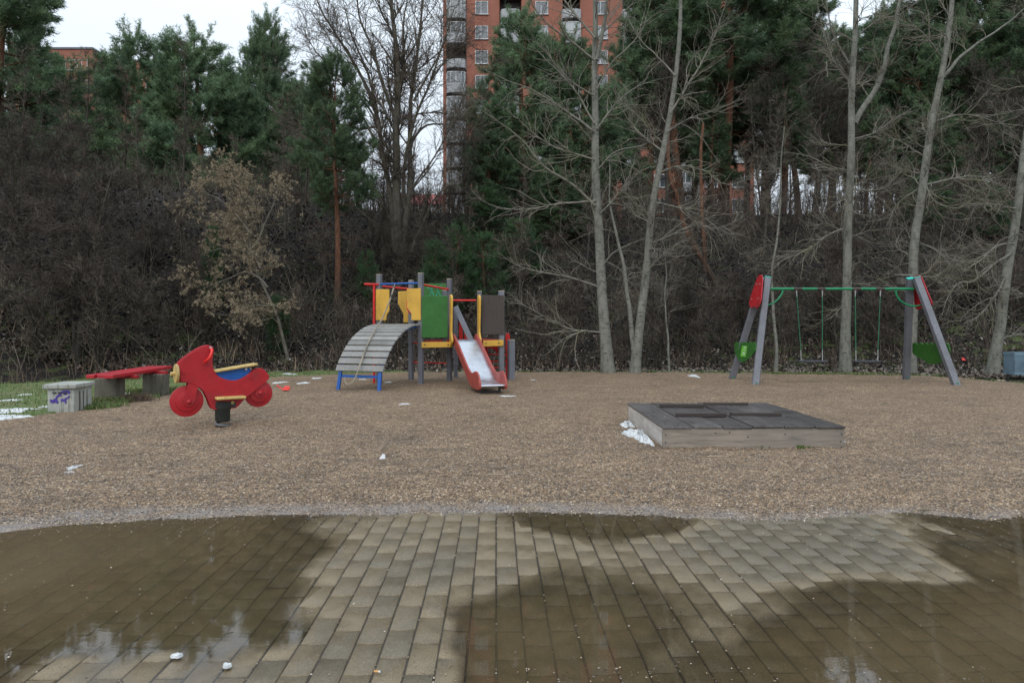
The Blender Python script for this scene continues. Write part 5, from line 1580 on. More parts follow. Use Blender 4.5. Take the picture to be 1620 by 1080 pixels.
pine('broad', -115, -60, 34, 120, 'dark pine cut off by the left frame edge', 2.0)
pine('dense', 34, 40, 34, 52, 'dense pine half hidden behind the huge corner pine at far left', 1.6)
pine('thin', 158, 84, 41, 42, 'thin pine in front of the stepped roofline of the left apartment block', 1.0)
pine('broad', 218, 46, 37, 110, 'wide pine with forked tip between the left apartment block and the pointed pine', 2.6)
pine('dense', 266, 84, 42, 48, 'slim small-topped pine between the wide and the pointed pine at left', 0.8)
pine('broad', 322, 52, 33, 120, 'pointed pine with the lowest green skirt in the left half', 4.0)
pine('dense', 410, 34, 42, 68, 'tall airy pine with dark visible trunk left of the big bare tree', 0.2)
pine('thin', 455, 55, 44, 72, 'airy pine just right of the tallest airy pine at left', 3.1)
pine('tall2', 532, 98, 24, 74, 'pine with an orange trunk left of the arched bridge', 5.0, (0, -0.055))
pine('thin', 492, 120, 38, 60, 'airy pine behind the orange-trunked pine left of the big bare tree', 0.6)
pine('dense', 372, 122, 41, 62, 'shorter pine in the gap right of the pointed pine', 2.2)
pine('dense', 70, 230, 40, 60, 'low pine hidden behind the twig thicket at far left', 1.4)
pine('broad', 822, 12, 35, 100, 'pine covering the third window column of the brick tower', 1.2)
pine('broad', 905, 50, 37, 95, 'pine behind the straight pale trunk, in front of the tower', 3.4)
pine('broad', 868, 120, 40, 85, 'lower pine between the two pines before the tower', 5.2)
pine('tall2', 1028, -60, 37, 85, 'pine left of the leaning pale stem of the forked tree', 0.5)
pine('tall2', 1082, -130, 36, 100, 'tall pine behind the leaning pale stem of the forked tree', 2.4, (0, 0.05))
pine('tall', 1150, -140, 35, 115, 'tall orange-trunked pine above the gap left of the swing', 4.4, (0, -0.04))
pine('tall2', 1215, -90, 38, 115, 'tall pine above the left end of the swing', 1.1)
pine('tall', 1062, 20, 43, 80, 'farther pine seen between the forked pale tree and the tower edge', 3.3)
pine('tall2', 1130, 30, 42, 85, 'farther pine between the two tall orange-trunked pines', 2.6)
pine('tall', 1180, 70, 44, 75, 'farther pine left of the pine above the left swing leg', 0.4)
pine('thin', 1345, 60, 46, 62, 'far thin pine seen past the pale trunk behind the swings', 2.0)
pine('thin', 1425, 90, 45, 62, 'far thin pine above the nest box on the leaning pale trunk', 1.0)
pine('thin', 1545, 40, 45, 75, 'far airy pine in the right background between two leaning trunks', 1.9)
pine('thin', 1600, 60, 43, 75, 'far airy pine at the right frame edge', 3.5)
pine('broad', 265, 135, 35, 95, 'lower pine between the wide forked pine and the pointed pine', 1.9)
pine('broad', 385, 128, 35, 85, 'lower pine right of the pointed pine, above the tan seed-hung tree', 3.6)
pine('broad', 468, 125, 34, 80, 'lower pine just left of the orange-trunked pine', 0.5)
pine('broad', 140, 178, 36, 80, 'lower pine under the left apartment block roofline', 4.8)
pine('tall', 1290, 60, 48, 80, 'far pine behind the first gap right of the tower', 5.1)
pine('thin', 1240, 100, 36, 55, 'slim pine on the ridge just right of the tower edge', 4.4)
pine('thin', 1370, 150, 38, 48, 'slim low pine on the ridge right of the pale trunk behind the swings', 0.3)
pine('tall', 1408, 40, 44, 85, 'pine between the pale trunk behind the swings and the leaning one', 3.8)
pine('tall2', 1615, -20, 42, 85, 'dark pine next to the right frame edge, behind the frontmost ones', 2.2)
pine('tall', 1100, 90, 38, 75, 'lower-crowned pine between the two tall pines left of the swing', 4.0)
pine('tall2', 1240, 20, 40, 80, 'pine just left of the pale trunk behind the swings, crown over the green bar', 0.9)
pine('tall', 1485, 60, 40, 80, 'pine showing on both sides of the leaning pale trunk', 5.2)
pine('thin', 1490, 100, 42, 62, 'far airy pine right behind the leaning pale trunk', 3.0)
pine('thin', 1130, 160, 34, 48, 'slim pine before the tower between the orange trunks', 1.5)
pine('thin', 1262, 30, 41, 70, 'shorter pine left of the pale trunk behind the swing seats', 3.0)
pine('thin', 1312, 95, 43, 62, 'low thin pine just left of the pale trunk behind the swings', 0.2)
pine('thin', 1390, 30, 42, 75, 'pine right of the pale trunk behind the swing seats', 5.5)
pine('tall2', 1452, -60, 39, 85, 'tall pine behind the pale leaning trunk at the right end of the swing', 0.9)
pine('tall', 1515, -50, 39, 85, 'tall pine right of the leaning pale trunk', 2.8)
pine('tall2', 1570, -80, 38, 85, 'tall dark pine third from the right edge', 4.9)
pine('dense', 1480, 170, 34, 75, 'low pine behind the leaning pale trunk at right', 1.7)
pine('dense', 1590, 190, 33, 80, 'low pine with branches at the right frame edge', 3.9)
pine('tall', 1640, -90, 36, 90, 'tall pine cut by the right frame edge', 0.7)
pine('broad', 960, 130, 43, 90, 'lower pine right of the straight pale trunk before the tower', 0.7)
pine('dense', 775, 175, 33, 52, 'slender dark pine at the left edge of the pines before the tower', 4.6)
pine('dense', 880, 270, 31, 62, 'low dark pine left of the straight pale trunk at ridge height', 1.1)
pine('young', 718, 362, 25, 34, 'young bright green pine right behind the tower posts of the climbing frame', 0.3)
pine('young', 688, 385, 24.5, 34, 'small young pine left of the brighter one behind the climbing frame', 1.3)
pine('young', 772, 372, 25.5, 45, 'young pine behind the brown panel of the climbing frame', 2.3)
pine('young', 820, 350, 28, 46, 'young pine in shade right of the climbing frame', 4.3)
pine('young', 585, 400, 25, 22, 'tiny young pine left of the climbing frame posts', 3.3)
pine('young', 760, 300, 31, 46, 'young pine at the ridge below the left edge of the tower', 5.3)
pine('young', 340, 360, 22, 22, 'scraggly young pine under the tan seed-hung tree', 1.9)
pine('young', 438, 470, 20.5, 24, 'low green pine seedling at the foot of the tan seed-hung tree', 0.9)
pine('young', 1460, 280, 31, 46, 'young dark pine on the slope behind the right end of the swing', 0.1)
pine('young', 1570, 300, 30, 46, 'young dark pine on the slope near the right frame edge', 2.9)

# ---- pale trunked aspens near the gravel edge ---------------------------------------
def wpoly(pts, Y, dY=0.0):
    out = []
    for i, (x, y) in enumerate(pts):
        t = i / max(1, len(pts) - 1)
        out.append(tuple(W(x, y, Y + dY * t)))
    return out
def aspen(name, label, Y, stems, limbs, seed, n2=46, n3=420, n4=1500, cat='tree', tmin=0.12, up=0.55, l2=(0.7, 2.4)):
    rg = np.random.default_rng(seed)
    b0 = stems[0][0][0]
    base = W(b0[0], b0[1], Y)
    t = thing(name, label, cat, (base.x, Y, 0.0), 'pale-barked trees at the gravel edge')
    wood, tw = TM(), TM()
    org = np.array([base.x, Y, 0.0])
    SP_, SR_ = [], []
    for pts, r0, r1 in stems:
        P = wpoly(pts, Y, rg.uniform(-0.4, 0.4))
        P = resample([tuple(q) for q in smooth_poly([Vector(p) for p in P], 5, False)], 22) - org
        P[:, 0] += 0.012 * np.sin(np.arange(22) * 1.3 + seed); P[:, 1] += 0.02 * np.cos(np.arange(22) * 1.1)
        if P[0, 2] < 0.4: P[0, 2] = -0.1
        r = np.linspace(r0, r1, 22)
        if P[0, 2] < 0.4: r[0] *= 1.35; r[1] *= 1.08
        wood.add(P[None], r[None], 12)
        SP_.append(P); SR_.append(r)
    LP, LR = [], []
    for pts in limbs:
        P = wpoly(pts, Y, rg.uniform(-1.2, 1.2))
        P = resample([tuple(q) for q in smooth_poly([Vector(p) for p in P], 5, False)], 22) - org
        P += np.cumsum(rg.normal(0, 0.006, (22, 3)), 0)
        L = np.linalg.norm(np.diff(P, axis=0), axis=1).sum()
        r = np.linspace(0.010 + 0.0065 * L, 0.004, 22)
        LP.append(P); LR.append(r)
    SPa, SRa = np.array(SP_), np.array(SR_)
    A2, R2 = spawn(SPa, SRa, int(n2 * 0.8), rg, l2, tmin, 1.0, (0.8, 1.3), up, 0.22, 22, 0.30, 0.15, 0.004, flat=0.4)
    R2 = np.minimum(R2, 0.017 * np.linspace(1, 0.25, 22)[None])
    if LP:
        wood.add(np.array(LP), np.array(LR), 6)
        A2 = np.concatenate([A2, np.array(LP)]); R2 = np.concatenate([R2, np.array(LR)])
    tw.add(A2, R2, 5)
    A3, R3 = spawn(A2, R2, int(n3 * 0.95), rg, (0.4, 1.9), 0.12, 1.0, (0.4, 1.0), 0.15, 0.30, 9, 0.6, 0.35, 0.0033)
    tw.add(A3, R3, 4)
    A4, R4 = spawn(A3, R3, int(n4 * 0.95), rg, (0.15, 0.7), 0.12, 1.0, (0.4, 1.0), 0.1, 0.30, 5, 0.6, 0.5, 0.0027)
    tw.add(A4, R4, 3)
    for nm, tm, mt in (('trunk', wood, 'aspen_bark'), ('crown', tw, 'aspen_twig')):
        o = link(bpy.data.objects.new(nm, tm.build(nm, M[mt]))); o.parent = t
    return t
aspen('aspen_tree', 'straight pale trunk with long drooping limbs, between the climbing frame and the sandpit', 18.9,
  [([(962, 592), (955, 500), (948, 380), (942, 250), (941, 120), (942, 40), (938, -80), (934, -240)], 0.165, 0.028), ([(944, 95), (952, 60), (958, 20), (964, -60), (975, -180)], 0.06, 0.012)],
  [[(941, 325), (905, 290), (860, 262), (828, 222), (790, 192), (758, 170), (749, 155)], [(939, 208), (890, 172), (838, 140), (805, 128), (757, 105)], [(940, 252), (890, 238), (853, 218), (826, 192), (795, 165)],
   [(941, 152), (895, 125), (870, 95), (848, 72), (828, 40)], [(941, 96), (905, 68), (862, 35), (838, 0), (820, -60)], [(942, 318), (890, 322), (838, 331), (795, 330), (760, 318), (742, 300)],
   [(940, 195), (915, 150), (890, 118), (862, 90), (835, 62)], [(942, 60), (900, 10), (870, -30), (840, -90)],
   [(944, 140), (965, 100), (990, 78), (1015, 45), (1030, -10)], [(945, 60), (975, 30), (1000, 5), (1030, -20)], [(945, 205), (975, 165), (1010, 135), (1060, 120)],
   [(949, 338), (985, 300), (1015, 270), (1045, 262), (1075, 250)], [(946, 268), (975, 238), (1020, 228), (1060, 200)], [(951, 410), (985, 430), (1000, 470), (1010, 500)],
   [(951, 525), (900, 520), (860, 500), (820, 478), (800, 470)], [(949, 455), (905, 440), (860, 432), (820, 420), (790, 400)], [(948, 430), (970, 400), (1000, 385), (1040, 370)]], 51, n2=30, n3=520, n4=1800)
aspen('aspen_tree', 'forked pale tree with one slim upright and one thicker right-leaning stem', 18.8,
  [([(1003, 592), (1012, 520), (1022, 430), (1032, 330), (1048, 240), (1066, 150), (1074, 60), (1077, -40), (1070, -200)], 0.135, 0.02), ([(1003, 560), (998, 510), (988, 430), (978, 380), (966, 330), (964, 250)], 0.075, 0.012)],
  [[(1060, 180), (1085, 140), (1105, 110), (1130, 60), (1150, 0)], [(1040, 275), (1075, 262), (1115, 268), (1150, 290), (1190, 280)], [(1030, 385), (1060, 372), (1095, 355), (1140, 358), (1180, 340)],
   [(1048, 240), (1010, 210), (985, 175), (970, 140)], [(1068, 120), (1035, 85), (1010, 60), (985, 20)], [(1055, 210), (1090, 190), (1130, 178), (1170, 160)], [(1036, 320), (1080, 330), (1120, 350), (1160, 375)]], 52, n2=26, n3=420, n4=1500)
aspen('aspen_tree', 'tall pale trunk standing between the two swing seats', 19.3,
  [([(1338, 592), (1338, 500), (1341, 400), (1344, 300), (1347, 200), (1350, 100), (1354, 0), (1358, -120), (1360, -240)], 0.145, 0.032), ([(1352, 195), (1372, 160), (1392, 130), (1404, 80), (1418, 30), (1430, -40)], 0.085, 0.03)],
  [[(1342, 360), (1310, 372), (1280, 395), (1245, 408), (1222, 425), (1205, 445)], [(1343, 130), (1320, 100), (1305, 65), (1295, 30), (1285, -20)], [(1343, 100), (1318, 60), (1308, 20), (1300, -30)],
   [(1350, 220), (1385, 210), (1420, 185), (1455, 172)], [(1349, 300), (1390, 300), (1420, 290), (1460, 310)], [(1345, 270), (1310, 260), (1275, 245), (1230, 240)], [(1344, 470), (1318, 500), (1300, 510)], [(1352, 60), (1390, 30), (1430, 20), (1480, -30)]], 53, n2=30, n3=460, n4=1600)
aspen('aspen_tree', 'leaning pale trunk rising behind the right leg of the swing', 18.6,
  [([(1440, 590), (1443, 500), (1446, 400), (1455, 330), (1463, 260), (1478, 180), (1494, 90), (1505, 20), (1512, -60), (1530, -200)], 0.145, 0.03), ([(1486, 130), (1515, 95), (1545, 70), (1590, 40), (1625, 10)], 0.05, 0.014)],
  [[(1462, 285), (1478, 318), (1510, 330), (1550, 322), (1590, 338)], [(1460, 295), (1425, 318), (1405, 350), (1402, 370)], [(1455, 385), (1485, 400), (1508, 425)], [(1470, 195), (1520, 180), (1575, 190), (1615, 205)],
   [(1450, 440), (1478, 440), (1505, 470), (1495, 505)], [(1490, 90), (1460, 50), (1430, 40), (1400, 30)], [(1505, 30), (1480, -10), (1460, -40)], [(1464, 250), (1430, 230), (1395, 210), (1370, 190)], [(1466, 292), (1530, 278), (1580, 290), (1625, 305)]], 54, n2=30, n3=460, n4=1600)
aspen('aspen_tree', 'crooked pale trunk beside the mesh bin at the right edge', 18.4,
  [([(1570, 582), (1580, 530), (1585, 480), (1594, 430), (1603, 380), (1610, 320), (1618, 260), (1632, 150), (1640, 20), (1650, -120)], 0.14, 0.03)],
  [[(1582, 538), (1600, 530), (1630, 527)], [(1600, 400), (1570, 420), (1540, 445), (1515, 450), (1498, 475), (1490, 500)], [(1603, 385), (1575, 390), (1545, 415), (1520, 430)], [(1608, 330), (1570, 322), (1530, 330)], [(1590, 440), (1560, 490), (1530, 510)]], 55, n2=20, n3=300, n4=1100)
aspen('young_aspen', 'slim crooked pale sapling seen between the left swing leg and the left swing', 19.6,
  [([(1227, 590), (1228, 550), (1222, 470), (1221, 430), (1229, 380), (1234, 330), (1236, 260), (1240, 200)], 0.05, 0.012)], [], 56, n2=8, n3=60, n4=200, tmin=0.5, l2=(0.4, 1.2))
aspen('young_aspen', 'very slim sapling right of the forked pale tree', 19.2,
  [([(1058, 592), (1057, 540), (1052, 480), (1054, 420), (1048, 380)], 0.035, 0.010)], [], 57, n2=9, n3=80, n4=240, tmin=0.3, l2=(0.4, 1.1))

# ---- bare trees -------------------------------------------------------------
def bare(seed, Ht, stems, spread, n1=16, n2=110, n3=700, n4=3200, droop=0.3, r0=0.12, wig=0.2, first=0.25, bark_='dark_bark', twig='dark_twig', l1=None, seeds=0, seedmat='seed', thick=1.0):
    rg = np.random.default_rng(seed)
    wood, tw = TM(), TM()
    ST, SR_ = [], []
    n = 12
    for k in range(stems):
        a = rg.uniform(0, 6.28); ln = 0.0 if stems == 1 else rg.uniform(0.1, 0.28)
        s = np.linspace(0, 1, n)
        hh = Ht * rg.uniform(0.8, 1.0)
        P = np.stack([np.cos(a) * ln * Ht * s ** 1.2 + 0.05 * np.sin(s * 5 + a), np.sin(a) * ln * Ht * s ** 1.2 + 0.05 * np.cos(s * 6 + a), -0.3 + (hh + 0.3) * s], 1)
        ST.append(P); SR_.append(r0 * (1 if k == 0 else rg.uniform(.5, .8)) * (1 - 0.9 * s) + 0.004)
    ST, SR_ = np.array(ST), np.array(SR_)
    wood.add(ST, SR_, 8)
    l1 = l1 or (0.35 * spread, spread)
    A1, R1 = spawn(ST, SR_, n1, rg, l1, first, 0.98, (0.5, 1.05), droop, wig, 12, 0.5, 0.2, 0.008)
    wood.add(A1, R1, 5)
    S0_ = np.concatenate([A1, ST]); R0_ = np.concatenate([R1, SR_])
    A2, R2 = spawn(S0_, R0_, n2, rg, (0.15 * spread, 0.5 * spread), 0.25, 1.0, (0.4, 1.0), droop * 0.7, wig, 8, 0.5, 0.25, 0.005 * thick)
    tw.add(A2, R2, 4)
    A3, R3 = spawn(A2, R2, n3, rg, (0.10 * spread, 0.30 * spread), 0.15, 1.0, (0.35, 1.0), droop * 0.4, wig * 1.2, 5, 0.6, 0.35, 0.0035 * thick)
    tw.add(A3, R3, 3)
    A4, R4 = spawn(A3, R3, n4, rg, (0.05 * spread, 0.17 * spread), 0.1, 1.0, (0.3, 1.0), droop * 0.3, wig * 1.2, 4, 0.7, 0.5, 0.0028 * thick)
    tw.add(A4, R4, 3)
    parts = [('trunk', wood.build('trunk', M[bark_])), ('crown', tw.build('crown', M[twig]))]
    if seeds:
        S, _ = spawn(A4, R4, seeds, rg, (0.05, 0.14), 0.4, 1.0, (0.5, 1.5), -1.5, 0.1, 3, 0.5, 0.5, 0.002)
        V, Ft, sh = needle_tris(S, rg, 5, 0.055, 0.016, 1.2)
        c = TM(); c.raw(V, Ft)
        parts.append(('seed_clusters', c.build('seed_clusters', M[seedmat], smooth=False)))
    return parts
BK_ = {
 'thicket': bare(101, 5.2, 3, 3.0, n1=30, n2=220, n3=1300, n4=3600, droop=-0.25, r0=0.08, first=0.15, twig='dark_twig', thick=2.6),
 'thicket2': bare(102, 5.6, 2, 3.2, n1=28, n2=220, n3=1300, n4=3600, droop=-0.5, r0=0.09, first=0.2, thick=2.6),
 'slim': bare(103, 9.0, 1, 2.0, n1=22, n2=120, n3=480, n4=1400, droop=0.5, r0=0.07, first=0.25, twig='grey_twig', thick=2.4),
 'forest': bare(104, 9.0, 1, 3.0, n1=22, n2=160, n3=750, n4=2300, droop=0.6, r0=0.12, first=0.3, thick=2.6),
 'shrub': bare(105, 2.0, 5, 1.3, n1=22, n2=90, n3=320, n4=700, droop=0.3, r0=0.02, first=0.05, twig='grey_twig', thick=1.8),
}
BH = {'thicket': 5.2, 'thicket2': 5.6, 'slim': 9.0, 'forest': 9.0, 'shrub': 2.0}
def bare_at(kind, px, ytop, Y, label, rot=0.0, wide=1.0, tilt=(0, 0), name='bare_tree', group='bare trees on the slope'):
    x = (px - 810) * Y / F
    zb = tz(x, Y); s = (H + (YH - ytop) * Y / F - zb) / BH[kind]
    return tree_of(name, BK_[kind], label, group, x, Y, 0, rot, (s * wide, s * wide, s), tilt, cat='tree' if kind != 'shrub' else 'shrub')
# left thicket
L_ = [('thicket2', 117, 250, 17.6, 0.2, 1.0, 'dark bare tree with drooping branches behind the concrete bin and bench'),
 ('thicket', 30, 215, 20.5, 1.2, 1.05, 'leftmost brownish bare thicket tree below the huge corner pine'),
 ('thicket', 75, 205, 24, 2.2, 1.0, 'brownish bare tree below the left apartment block, left one'),
 ('thicket2', 165, 250, 23, 3.3, 1.0, 'dark bare tree below the left apartment block, right one'),
 ('thicket2', 225, 330, 22, 5.0, 1.0, 'dark bare tree below the wide pine at left'),
 ('thicket2', 285, 385, 20.6, 4.2, 0.9, 'dark double-stemmed bare tree leaning left behind the spring rider'),
 ('thicket', -40, 230, 23, 0.9, 1.0, 'bare thicket tree cut by the left frame edge'),
 ('thicket', 350, 400, 25, 1.5, 1.0, 'bare tree hidden behind the tan seed-hung tree'),
 ('forest', 470, 300, 27, 2.6, 0.8, 'bare tree left of the orange pine trunk'),
 ('forest', 548, 270, 29, 0.6, 0.8, 'bare tree between the orange pine trunk and the big bare tree'),
 ('thicket', 560, 400, 26, 3.9, 1.0, 'low bare tree behind the arched bridge'),
 ('thicket2', 680, 390, 27, 2.9, 0.9, 'low dark bare tree right of the foot of the big bare tree'),
 ('forest', 735, 190, 31, 4.9, 0.9, 'bare tree in front of the left balcony column of the tower'),
 ('thicket', 800, 400, 28, 0.1, 1.0, 'low bare tree right of the climbing frame on the slope'),
 ('forest', 870, 290, 33, 1.7, 0.9, 'bare tree left of the straight pale trunk on the ridge'),
 ('thicket', 900, 420, 25, 2.7, 1.0, 'low bare tree behind the drooping lower limbs of the straight pale tree'),
 ('forest', 1000, 295, 34, 3.7, 0.9, 'bare tree between the straight and the forked pale trees'),
 ('thicket', 1090, 415, 24, 4.7, 1.0, 'low bare tree right of the forked pale tree on the slope'),
 ('forest', 1120, 285, 32, 5.7, 0.9, 'bare tree among the orange trunks left of the swing'),
 ('slim', 1170, 280, 30, 0.4, 1.1, 'slim bare tree above the left swing leg'),
 ('thicket2', 1180, 430, 23.5, 1.4, 0.9, 'low dark bare tree behind the left swing leg'),
 ('slim', 1260, 240, 36, 2.4, 1.1, 'slim bare tree on the ridge above the left swing seat'),
 ('forest', 1305, 270, 35, 3.4, 0.8, 'bare tree on the ridge left of the pale trunk behind the swings'),
 ('thicket', 1300, 445, 23.5, 4.4, 1.0, 'low brownish bare tree behind the left swing seat'),
 ('slim', 1385, 190, 37, 5.4, 1.1, 'slim bare tree on the ridge right of the pale trunk behind the swings'),
 ('thicket', 1400, 440, 24, 0.7, 1.0, 'low brownish bare tree behind the right swing seat'),
 ('forest', 1425, 260, 33, 1.9, 0.9, 'bare tree on the ridge behind the right end of the swing bar'),
 ('forest', 1530, 250, 32, 2.1, 1.0, 'dark bare tree on the ridge right of the leaning pale trunk'),
 ('thicket2', 1540, 415, 24.5, 3.1, 1.0, 'low dark bare tree above the mesh bin'),
 ('forest', 1600, 270, 31, 4.1, 1.0, 'dark bare tree on the ridge at the right frame edge'),
 ('thicket', 1640, 400, 24, 5.1, 1.0, 'low bare tree cut by the right frame edge'),
 ('slim', 590, 200, 37, 1.0, 1.1, 'slim bare tree on the ridge behind the big bare tree, left one'),
 ('slim', 655, 230, 38, 2.0, 1.1, 'slim bare tree on the ridge behind the big bare tree, right one'),
 ('slim', 440, 230, 37, 3.0, 1.1, 'slim bare tree on the ridge below the airy pines')]
for k, px, yt, Y_, rot, wd_, lab in L_:
    bare_at(k, px, yt, Y_, lab, rot, wd_)
rs_ = random.Random(8)
SH = [(20, 18), (70, 17), (160, 17.6), (210, 18.6), (265, 19.0), (330, 20.2), (400, 20.5), (470, 20.8), (540, 21.2), (610, 21.8), (700, 21.5), (770, 21.4), (840, 21.8), (895, 21.0), (985, 21.5), (1040, 21.0), (1110, 21.6), (1150, 22.5), (1250, 23), (1320, 23.5), (1385, 23.2), (1410, 22.6), (1480, 24), (1545, 24.5), (1600, 24), (596, 27.6), (618, 27.2), (640, 27.6), (664, 28.0), (630, 26.4)]
for i, (px, Y_) in enumerate(SH):
    x = (px - 810) * Y_ / F
    s = rs_.uniform(0.8, 1.35)
    tree_of('shrub', BK_['shrub'], 'low leafless grey-brown shrub in the row at the foot of the slope', 'leafless shrubs at the foot of the slope', x, Y_, 0, rs_.uniform(0, 6), (s, s, s * rs_.uniform(0.8, 1.2)), cat='shrub')

# the woods on the ridge: thin leafless trees that nothing tells apart
rw_ = random.Random(21)
k = 0
for px in list(range(440, 700, 26)) + list(range(705, 800, 16)) + list(range(1000, 1190, 48)) + list(range(1195, 1700, 30)):
    Y_ = rw_.uniform(33.5, 48)
    px_ = px + rw_.uniform(-10, 10)
    x = (px_ - 810) * Y_ / F
    s = rw_.uniform(0.7, 1.1) * (0.75 if px < 700 else 1.0)
    tree_of('bare_tree', BK_['slim' if rw_.random() < 0.65 else 'forest'], 'thin leafless tree in the crowded woods along the ridge top', 'leafless woods along the ridge top', x, Y_, 0, rw_.uniform(0, 6), (s, s, s), (rw_.uniform(-.06, .06), rw_.uniform(-.06, .06)))
    k += 1

# explicit big bare tree in the middle, its limbs read from the photo
def explicit_tree(name, label, Y, stems, seed, bark_, twig, n2, n3, n4, l2, l3, l4, seeds=0, group=None, droop=0.25, thick=1.3, rk=1.0):
    rg = np.random.default_rng(seed)
    b0 = stems[0][0][0]
    bx = (b0[0] - 810) * Y / F
    org = np.array([bx, Y, tz(bx, Y) - 0.1])
    t = thing(name, label, 'tree', tuple(org), group)
    wood, tw = TM(), TM()
    SP_, SR_ = [], []
    for pts, r0, r1 in stems:
        P = wpoly(pts, Y, 0)
        dy = rg.uniform(-1.6, 1.6)
        P = resample([tuple(q) for q in smooth_poly([Vector(p) for p in P], 5, False)], 20)
        ty = np.linspace(0, 1, 20)
        k = (P[:, 1] + dy * ty) / P[:, 1]
        P[:, 0] *= k; P[:, 2] = H + (P[:, 2] - H) * k; P[:, 1] *= k
        P = P - org + np.cumsum(rg.normal(0, 0.012, (20, 3)), 0)
        SP_.append(P); SR_.append(np.linspace(r0 * rk, r1 * rk, 20))
    A1, R1 = np.array(SP_), np.array(SR_)
    wood.add(A1, R1, 9)
    A2, R2 = spawn(A1, R1, n2, rg, l2, 0.2, 1.0, (0.4, 1.0), droop, 0.2, 10, 0.5, 0.2, 0.007 * thick)
    R2 = np.minimum(R2, 0.035)
    wood.add(A2, R2, 5)
    A3, R3 = spawn(A2, R2, n3, rg, l3, 0.15, 1.0, (0.4, 1.0), droop * .6, 0.24, 7, 0.6, 0.3, 0.005 * thick)
    tw.add(A3, R3, 4)
    A4, R4 = spawn(A3, R3, n4, rg, l4, 0.1, 1.0, (0.4, 1.0), droop * .4, 0.26, 4, 0.6, 0.5, 0.0042 * thick)
    tw.add(A4, R4, 3)
    parts = [('trunk', wood, bark_), ('crown', tw, twig)]
    for nm, tm, mt in parts:
        o = link(bpy.data.objects.new(nm, tm.build(nm, M[mt]))); o.parent = t
    if seeds:
        S, _ = spawn(A4, R4, seeds, rg, (0.05, 0.16), 0.3, 1.0, (0.5, 1.5), -1.5, 0.1, 3, 0.5, 0.5, 0.002)
        V, Ft, sh = needle_tris(S, rg, 6, 0.06, 0.018, 1.0)
        c = TM(); c.raw(V, Ft)
        o = link(bpy.data.objects.new('seed_clusters', c.build('seed_clusters', M['seed'], smooth=False))); o.parent = t
    return t
explicit_tree('bare_tree', 'biggest bare tree, many dark stems fanning against the sky left of the brick tower', 29.0,
 [([(628, 420), (627, 340), (626, 260), (625, 200), (630, 120), (622, 40), (612, -40), (600, -120)], 0.30, 0.04),
  ([(625, 400), (617, 310), (603, 240), (597, 190), (585, 150), (560, 100), (535, 60), (510, 20), (495, -20)], 0.20, 0.03),
  ([(600, 200), (570, 205), (545, 198), (510, 200), (485, 215)], 0.08, 0.02),
  ([(632, 400), (648, 300), (647, 220), (650, 150), (660, 80), (668, 10), (675, -60)], 0.20, 0.03),
  ([(645, 240), (655, 215), (672, 200), (700, 198), (712, 200)], 0.10, 0.03),
  ([(640, 330), (640, 260), (655, 190), (680, 130), (700, 70), (720, 10)], 0.12, 0.02),
  ([(630, 200), (605, 130), (590, 80), (570, 30), (560, -40)], 0.13, 0.02),
  ([(598, 180), (580, 110), (560, 60), (545, 0)], 0.09, 0.02),
  ([(650, 400), (668, 350), (688, 310), (715, 285), (735, 260)], 0.10, 0.02),
  ([(618, 350), (595, 300), (570, 265), (540, 235), (520, 225)], 0.07, 0.015),
  ([(626, 180), (640, 110), (640, 50), (650, -20)], 0.13, 0.02),
  ([(600, 360), (560, 330), (530, 290), (505, 250)], 0.06, 0.015),
  ([(603, 240), (560, 165), (520, 110), (488, 65), (470, 20)], 0.07, 0.012), ([(597, 190), (555, 130), (520, 60), (480, 0)], 0.07, 0.012), ([(570, 265), (530, 200), (500, 150), (478, 120)], 0.05, 0.01), ([(648, 300), (690, 240), (720, 180), (735, 120)], 0.06, 0.012), ([(680, 130), (715, 80), (735, 20)], 0.05, 0.012),
  ([(655, 160), (685, 105), (705, 60), (712, -10)], 0.07, 0.015)],
 61, 'old_bark', 'grey_twig', 260, 3000, 11000, (0.8, 4.0), (0.5, 2.0), (0.25, 0.9), droop=0.3, thick=1.5, rk=0.75)
explicit_tree('seed_hung_tree', 'tan bare tree hung with dry seed clusters, leaning left above the spring rider', 20.2,
 [([(458, 575), (452, 540), (443, 500), (425, 462), (408, 425), (396, 380), (388, 330), (385, 290)], 0.055, 0.012), ([(425, 455), (395, 430), (360, 442), (325, 455)], 0.035, 0.01), ([(440, 485), (400, 485), (365, 500), (330, 498)], 0.03, 0.01),
  ([(408, 405), (370, 395), (335, 400), (308, 412)], 0.03, 0.01), ([(400, 370), (370, 335), (345, 310), (320, 300)], 0.03, 0.008), ([(396, 340), (380, 300), (365, 285)], 0.025, 0.008), ([(404, 390), (425, 340), (440, 300)], 0.03, 0.01),
  ([(412, 425), (378, 370), (350, 350), (325, 345)], 0.03, 0.008)],
 62, 'old_bark', 'tan_twig', 75, 520, 1500, (0.5, 1.7), (0.3, 0.9), (0.12, 0.45), seeds=4800, droop=0.1, thick=0.9)
explicit_tree('leaning_pine', 'bare brownish-orange pine trunk leaning left, lower stem crossing the slope left of the swing', 28.0,
 [([(1132, 450), (1108, 410), (1090, 378), (1078, 350), (1068, 310), (1058, 280), (1056, 230), (1062, 180)], 0.12, 0.055), ([(1115, 430), (1112, 380), (1108, 330), (1104, 250), (1108, 190)], 0.09, 0.05)],
 63, 'pine_bark', 'dark_twig', 14, 80, 260, (0.4, 1.4), (0.3, 0.7), (0.1, 0.4))

